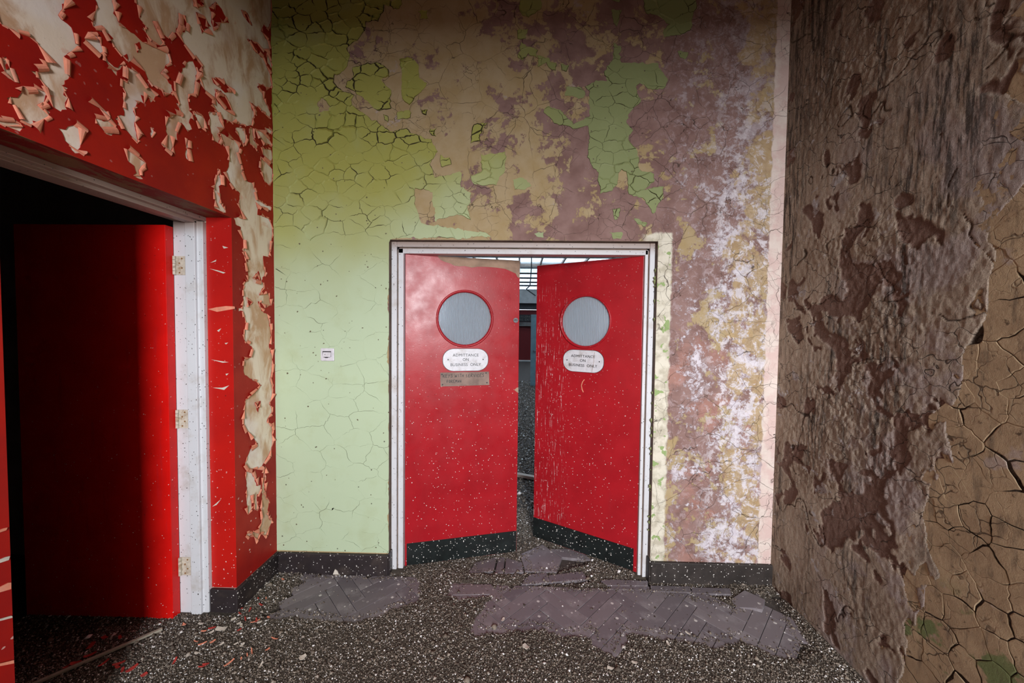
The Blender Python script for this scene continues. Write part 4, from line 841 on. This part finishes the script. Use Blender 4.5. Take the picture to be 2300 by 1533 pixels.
o = MB().prism([(-.018, 0), (.02, 0), (.012, .022), (-.004, .034)], lambda a, b: (a, -.002, b), lambda a, b: (a, .002, b)).build('wall_flake', M['plug'], label='triangular cream flake leaning on the skirting under the green wall', cat='paint chip'); p = fp(753, 1291, .02); o.location = (p[0], -.0235, .021)
a, b = fp(365, 1417, .02), fp(100, 1531, .02); dx, dy = b[0] - a[0], b[1] - a[1]; bt = MB(); bt.bar((0, 0, .006), (dx * 1.7, dy * 1.7, .006), .016, .010); o = bt.build('floor_batten', M['batten'], bevel=.001, label='thin pale wooden batten lying across the side doorway floor', cat='batten'); o.location = (a[0], a[1], hz(*a) + .004)

# ------------------------------------------------------------------ hall beyond the double doors
HZ = 4.7
MB().box(-7, 8, .12, 18.2, -.1, 0).build('floor_hall', M['screed'], label='rubble-strewn floor of the hall beyond the double doors', cat='floor', kind='structure')
FY = 16.0
def hx(x, y, Y=FY): p = on(x, y, 1, Y); return (float(p[0]), float(p[2]))
zs0, zf0, zf1, zw1 = hx(1190, 706)[1], hx(1190, 681)[1], hx(1190, 651)[1], hx(1190, 601)[1]
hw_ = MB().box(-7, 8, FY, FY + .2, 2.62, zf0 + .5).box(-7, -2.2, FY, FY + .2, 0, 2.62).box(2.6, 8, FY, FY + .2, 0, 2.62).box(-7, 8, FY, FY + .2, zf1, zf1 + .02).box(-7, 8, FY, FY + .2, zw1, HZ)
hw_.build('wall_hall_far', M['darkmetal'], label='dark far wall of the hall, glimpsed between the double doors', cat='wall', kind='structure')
MB().box(-7.2, -7, .12, 18, 0, HZ).build('wall_hall_left', M['hallwhite'], label='pale wall on one side of the hall beyond', cat='wall', kind='structure')
MB().box(8, 8.2, .12, 18, 0, HZ).build('wall_hall_right', M['hallwhite'], label='pale wall on the other side of the hall beyond', cat='wall', kind='structure')
MB().box(-7, XL - .1, .12, .3, 0, HZ).box(XR + .2, 8, .12, .3, 0, HZ).box(-7, 8, .12, .3, ZC, HZ).build('wall_hall_near', M['hallwhite'], label='wall between lobby and hall, seen only from the hall', cat='wall', kind='structure')
fa = MB().box(-6, 7, FY - .13, FY - .004, zf0, zf1).build('fascia_board', M['hallwhite'], label='broad white fascia board across the hall, under the barred glazing', cat='fascia')
for k in range(4): MB().box(-.6, .6, -.02, .0, 0, .01)
# barred glazing above the fascia
gz = bpy.data.objects.new('barred_window', None); COL.objects.link(gz); gz.location = (.4, FY + .05, zf1); tag(gz, 'pale glazing with dark horizontal bars above the white fascia', 'window')
ys = [651, 641, 633.5, 624, 613.6, 601]
zz = [hx(1190, y)[1] - zf1 for y in ys]
for a, b in zip(zz, zz[1:]): MB().box(-5, 5, .06, .07, a + .02, b).build('pane', M['skyglass'], gz)
for a in zz: MB().box(-5, 5, -.05, .02, a - .035, a + .035).build('bar', M['darkmetal'], gz)
hook = MB(); q = [hx(1193.5, 603, 8.3), hx(1190.5, 641, 8.3), hx(1182, 649, 8.3), hx(1203, 664, 8.3)]
for a, b in zip(q, q[1:]): hook.bar((a[0], 8.3, a[1]), (b[0], 8.3, b[1]), .03)
hook.bar((q[0][0], 8.3, q[0][1]), (q[0][0], 8.3, HZ), .03); hook.build('hanging_bracket', M['darkmetal'], label='bent dark rod hanging from the hall roof', cat='bracket')
# far doors, sign and plinth
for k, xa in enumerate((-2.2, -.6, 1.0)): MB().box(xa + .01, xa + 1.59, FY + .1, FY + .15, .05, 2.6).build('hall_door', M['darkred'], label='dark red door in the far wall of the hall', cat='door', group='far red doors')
x0_, z1_ = hx(1160, 706, FY - .02); x1_, z0_ = hx(1196, 722.5, FY - .02)
sg = MB().box(x0_, x1_, FY - .04, FY - .005, z0_, z1_).build('exit_sign', M['ink'], label='dark exit sign over the far hall doors', cat='sign')
txt = text_mesh('EMERGENCY\nFIRE EXIT', .155, M['concrete'], sg, ((1, 0, 0, (x0_ + x1_) / 2), (0, 0, -1, FY - .042), (0, 1, 0, (z0_ + z1_) / 2), (0, 0, 0, 1)), .95)
MB().box(-2.15, 2.55, FY - .13, FY - .004, 0, .05).build('threshold_strip', M['hallwhite'], label='white threshold strip along the foot of the far doors', cat='threshold')
MB().box(-2.2, 2.6, FY - .03, FY, z0_ - .22, z0_ - .02).build('door_head', M['concrete'], label='grey lintel board below the exit sign', cat='lintel')
xa, za = hx(1193, 706, 7.9); xb, zb_ = hx(1212, 706, 7.9)
td = MB().box(xa, xa + .75, 7.9, 7.945, .02, za).build('teal_door', M['teal'], bevel=.003, label='teal blue door standing open in the hall', cat='door'); MB().box(xa + .06, xa + .10, 7.86, 7.9, .98, 1.02).box(xa + .06, xa + .17, 7.85, 7.87, .985, 1.01).build('door_handle', M['steel'], td)
a, b = fp(1166, 1063, .03), fp(1203, 1076, .03); pk = MB(); pk.bar((a[0] - .3, a[1] + .09, .03), (b[0] + .3, b[1] - .09, .03), .05, .03); pk.build('floor_plank', M['pale_steel'], label='narrow plank lying on the hall floor', cat='plank')
# hall rubble
n = 26000; Y = rng.uniform(.9, 9, n); X = rng.uniform(-.45, .55, n) * (1 + .05 * Y) + .02 * Y; size = rng.gamma(4, .0016, n) + .003
v, f = pebbles(n, X, Y, size * .3, size); link('hall_gravel', npmesh('hall_gravel', v, f, False), M['gravel'], label='grit covering the hall floor beyond the doors', cat='gravel', kind='stuff')
# glazed roof of the hall
rf = bpy.data.objects.new('roof_hall', None); COL.objects.link(rf); rf.location = (0, 8, HZ); tag(rf, 'glazed steel-framed roof over the hall beyond the doors', 'roof', kind='structure')
ysr = [.3, 3.0, 5.4, 7.8, 10.2, 12.6, 15.0, 18.2]
for i, (a, b) in enumerate(zip(ysr, ysr[1:])):
    MB().box(-7, 8, a - 8, a - 8 + .9, 0, .12).build('roof_panel', M['hallwhite'], rf)
    for xk in range(-7, 8, 1):
        MB().box(xk + .03, xk + .97, a - 8 + .9, b - 8, .05, .06).build('roof_pane', M['skyglass'], rf)
    MB().box(-7, 8, a - 8 - .06, a - 8 + .06, -.10, .0).build('truss', M['pale_steel'], rf)
for xk in range(-7, 9): MB().box(xk - .035, xk + .035, -7.7, 10.2, -.02, .1).build('glazing_bar', M['pale_steel'], rf)
m = MB()
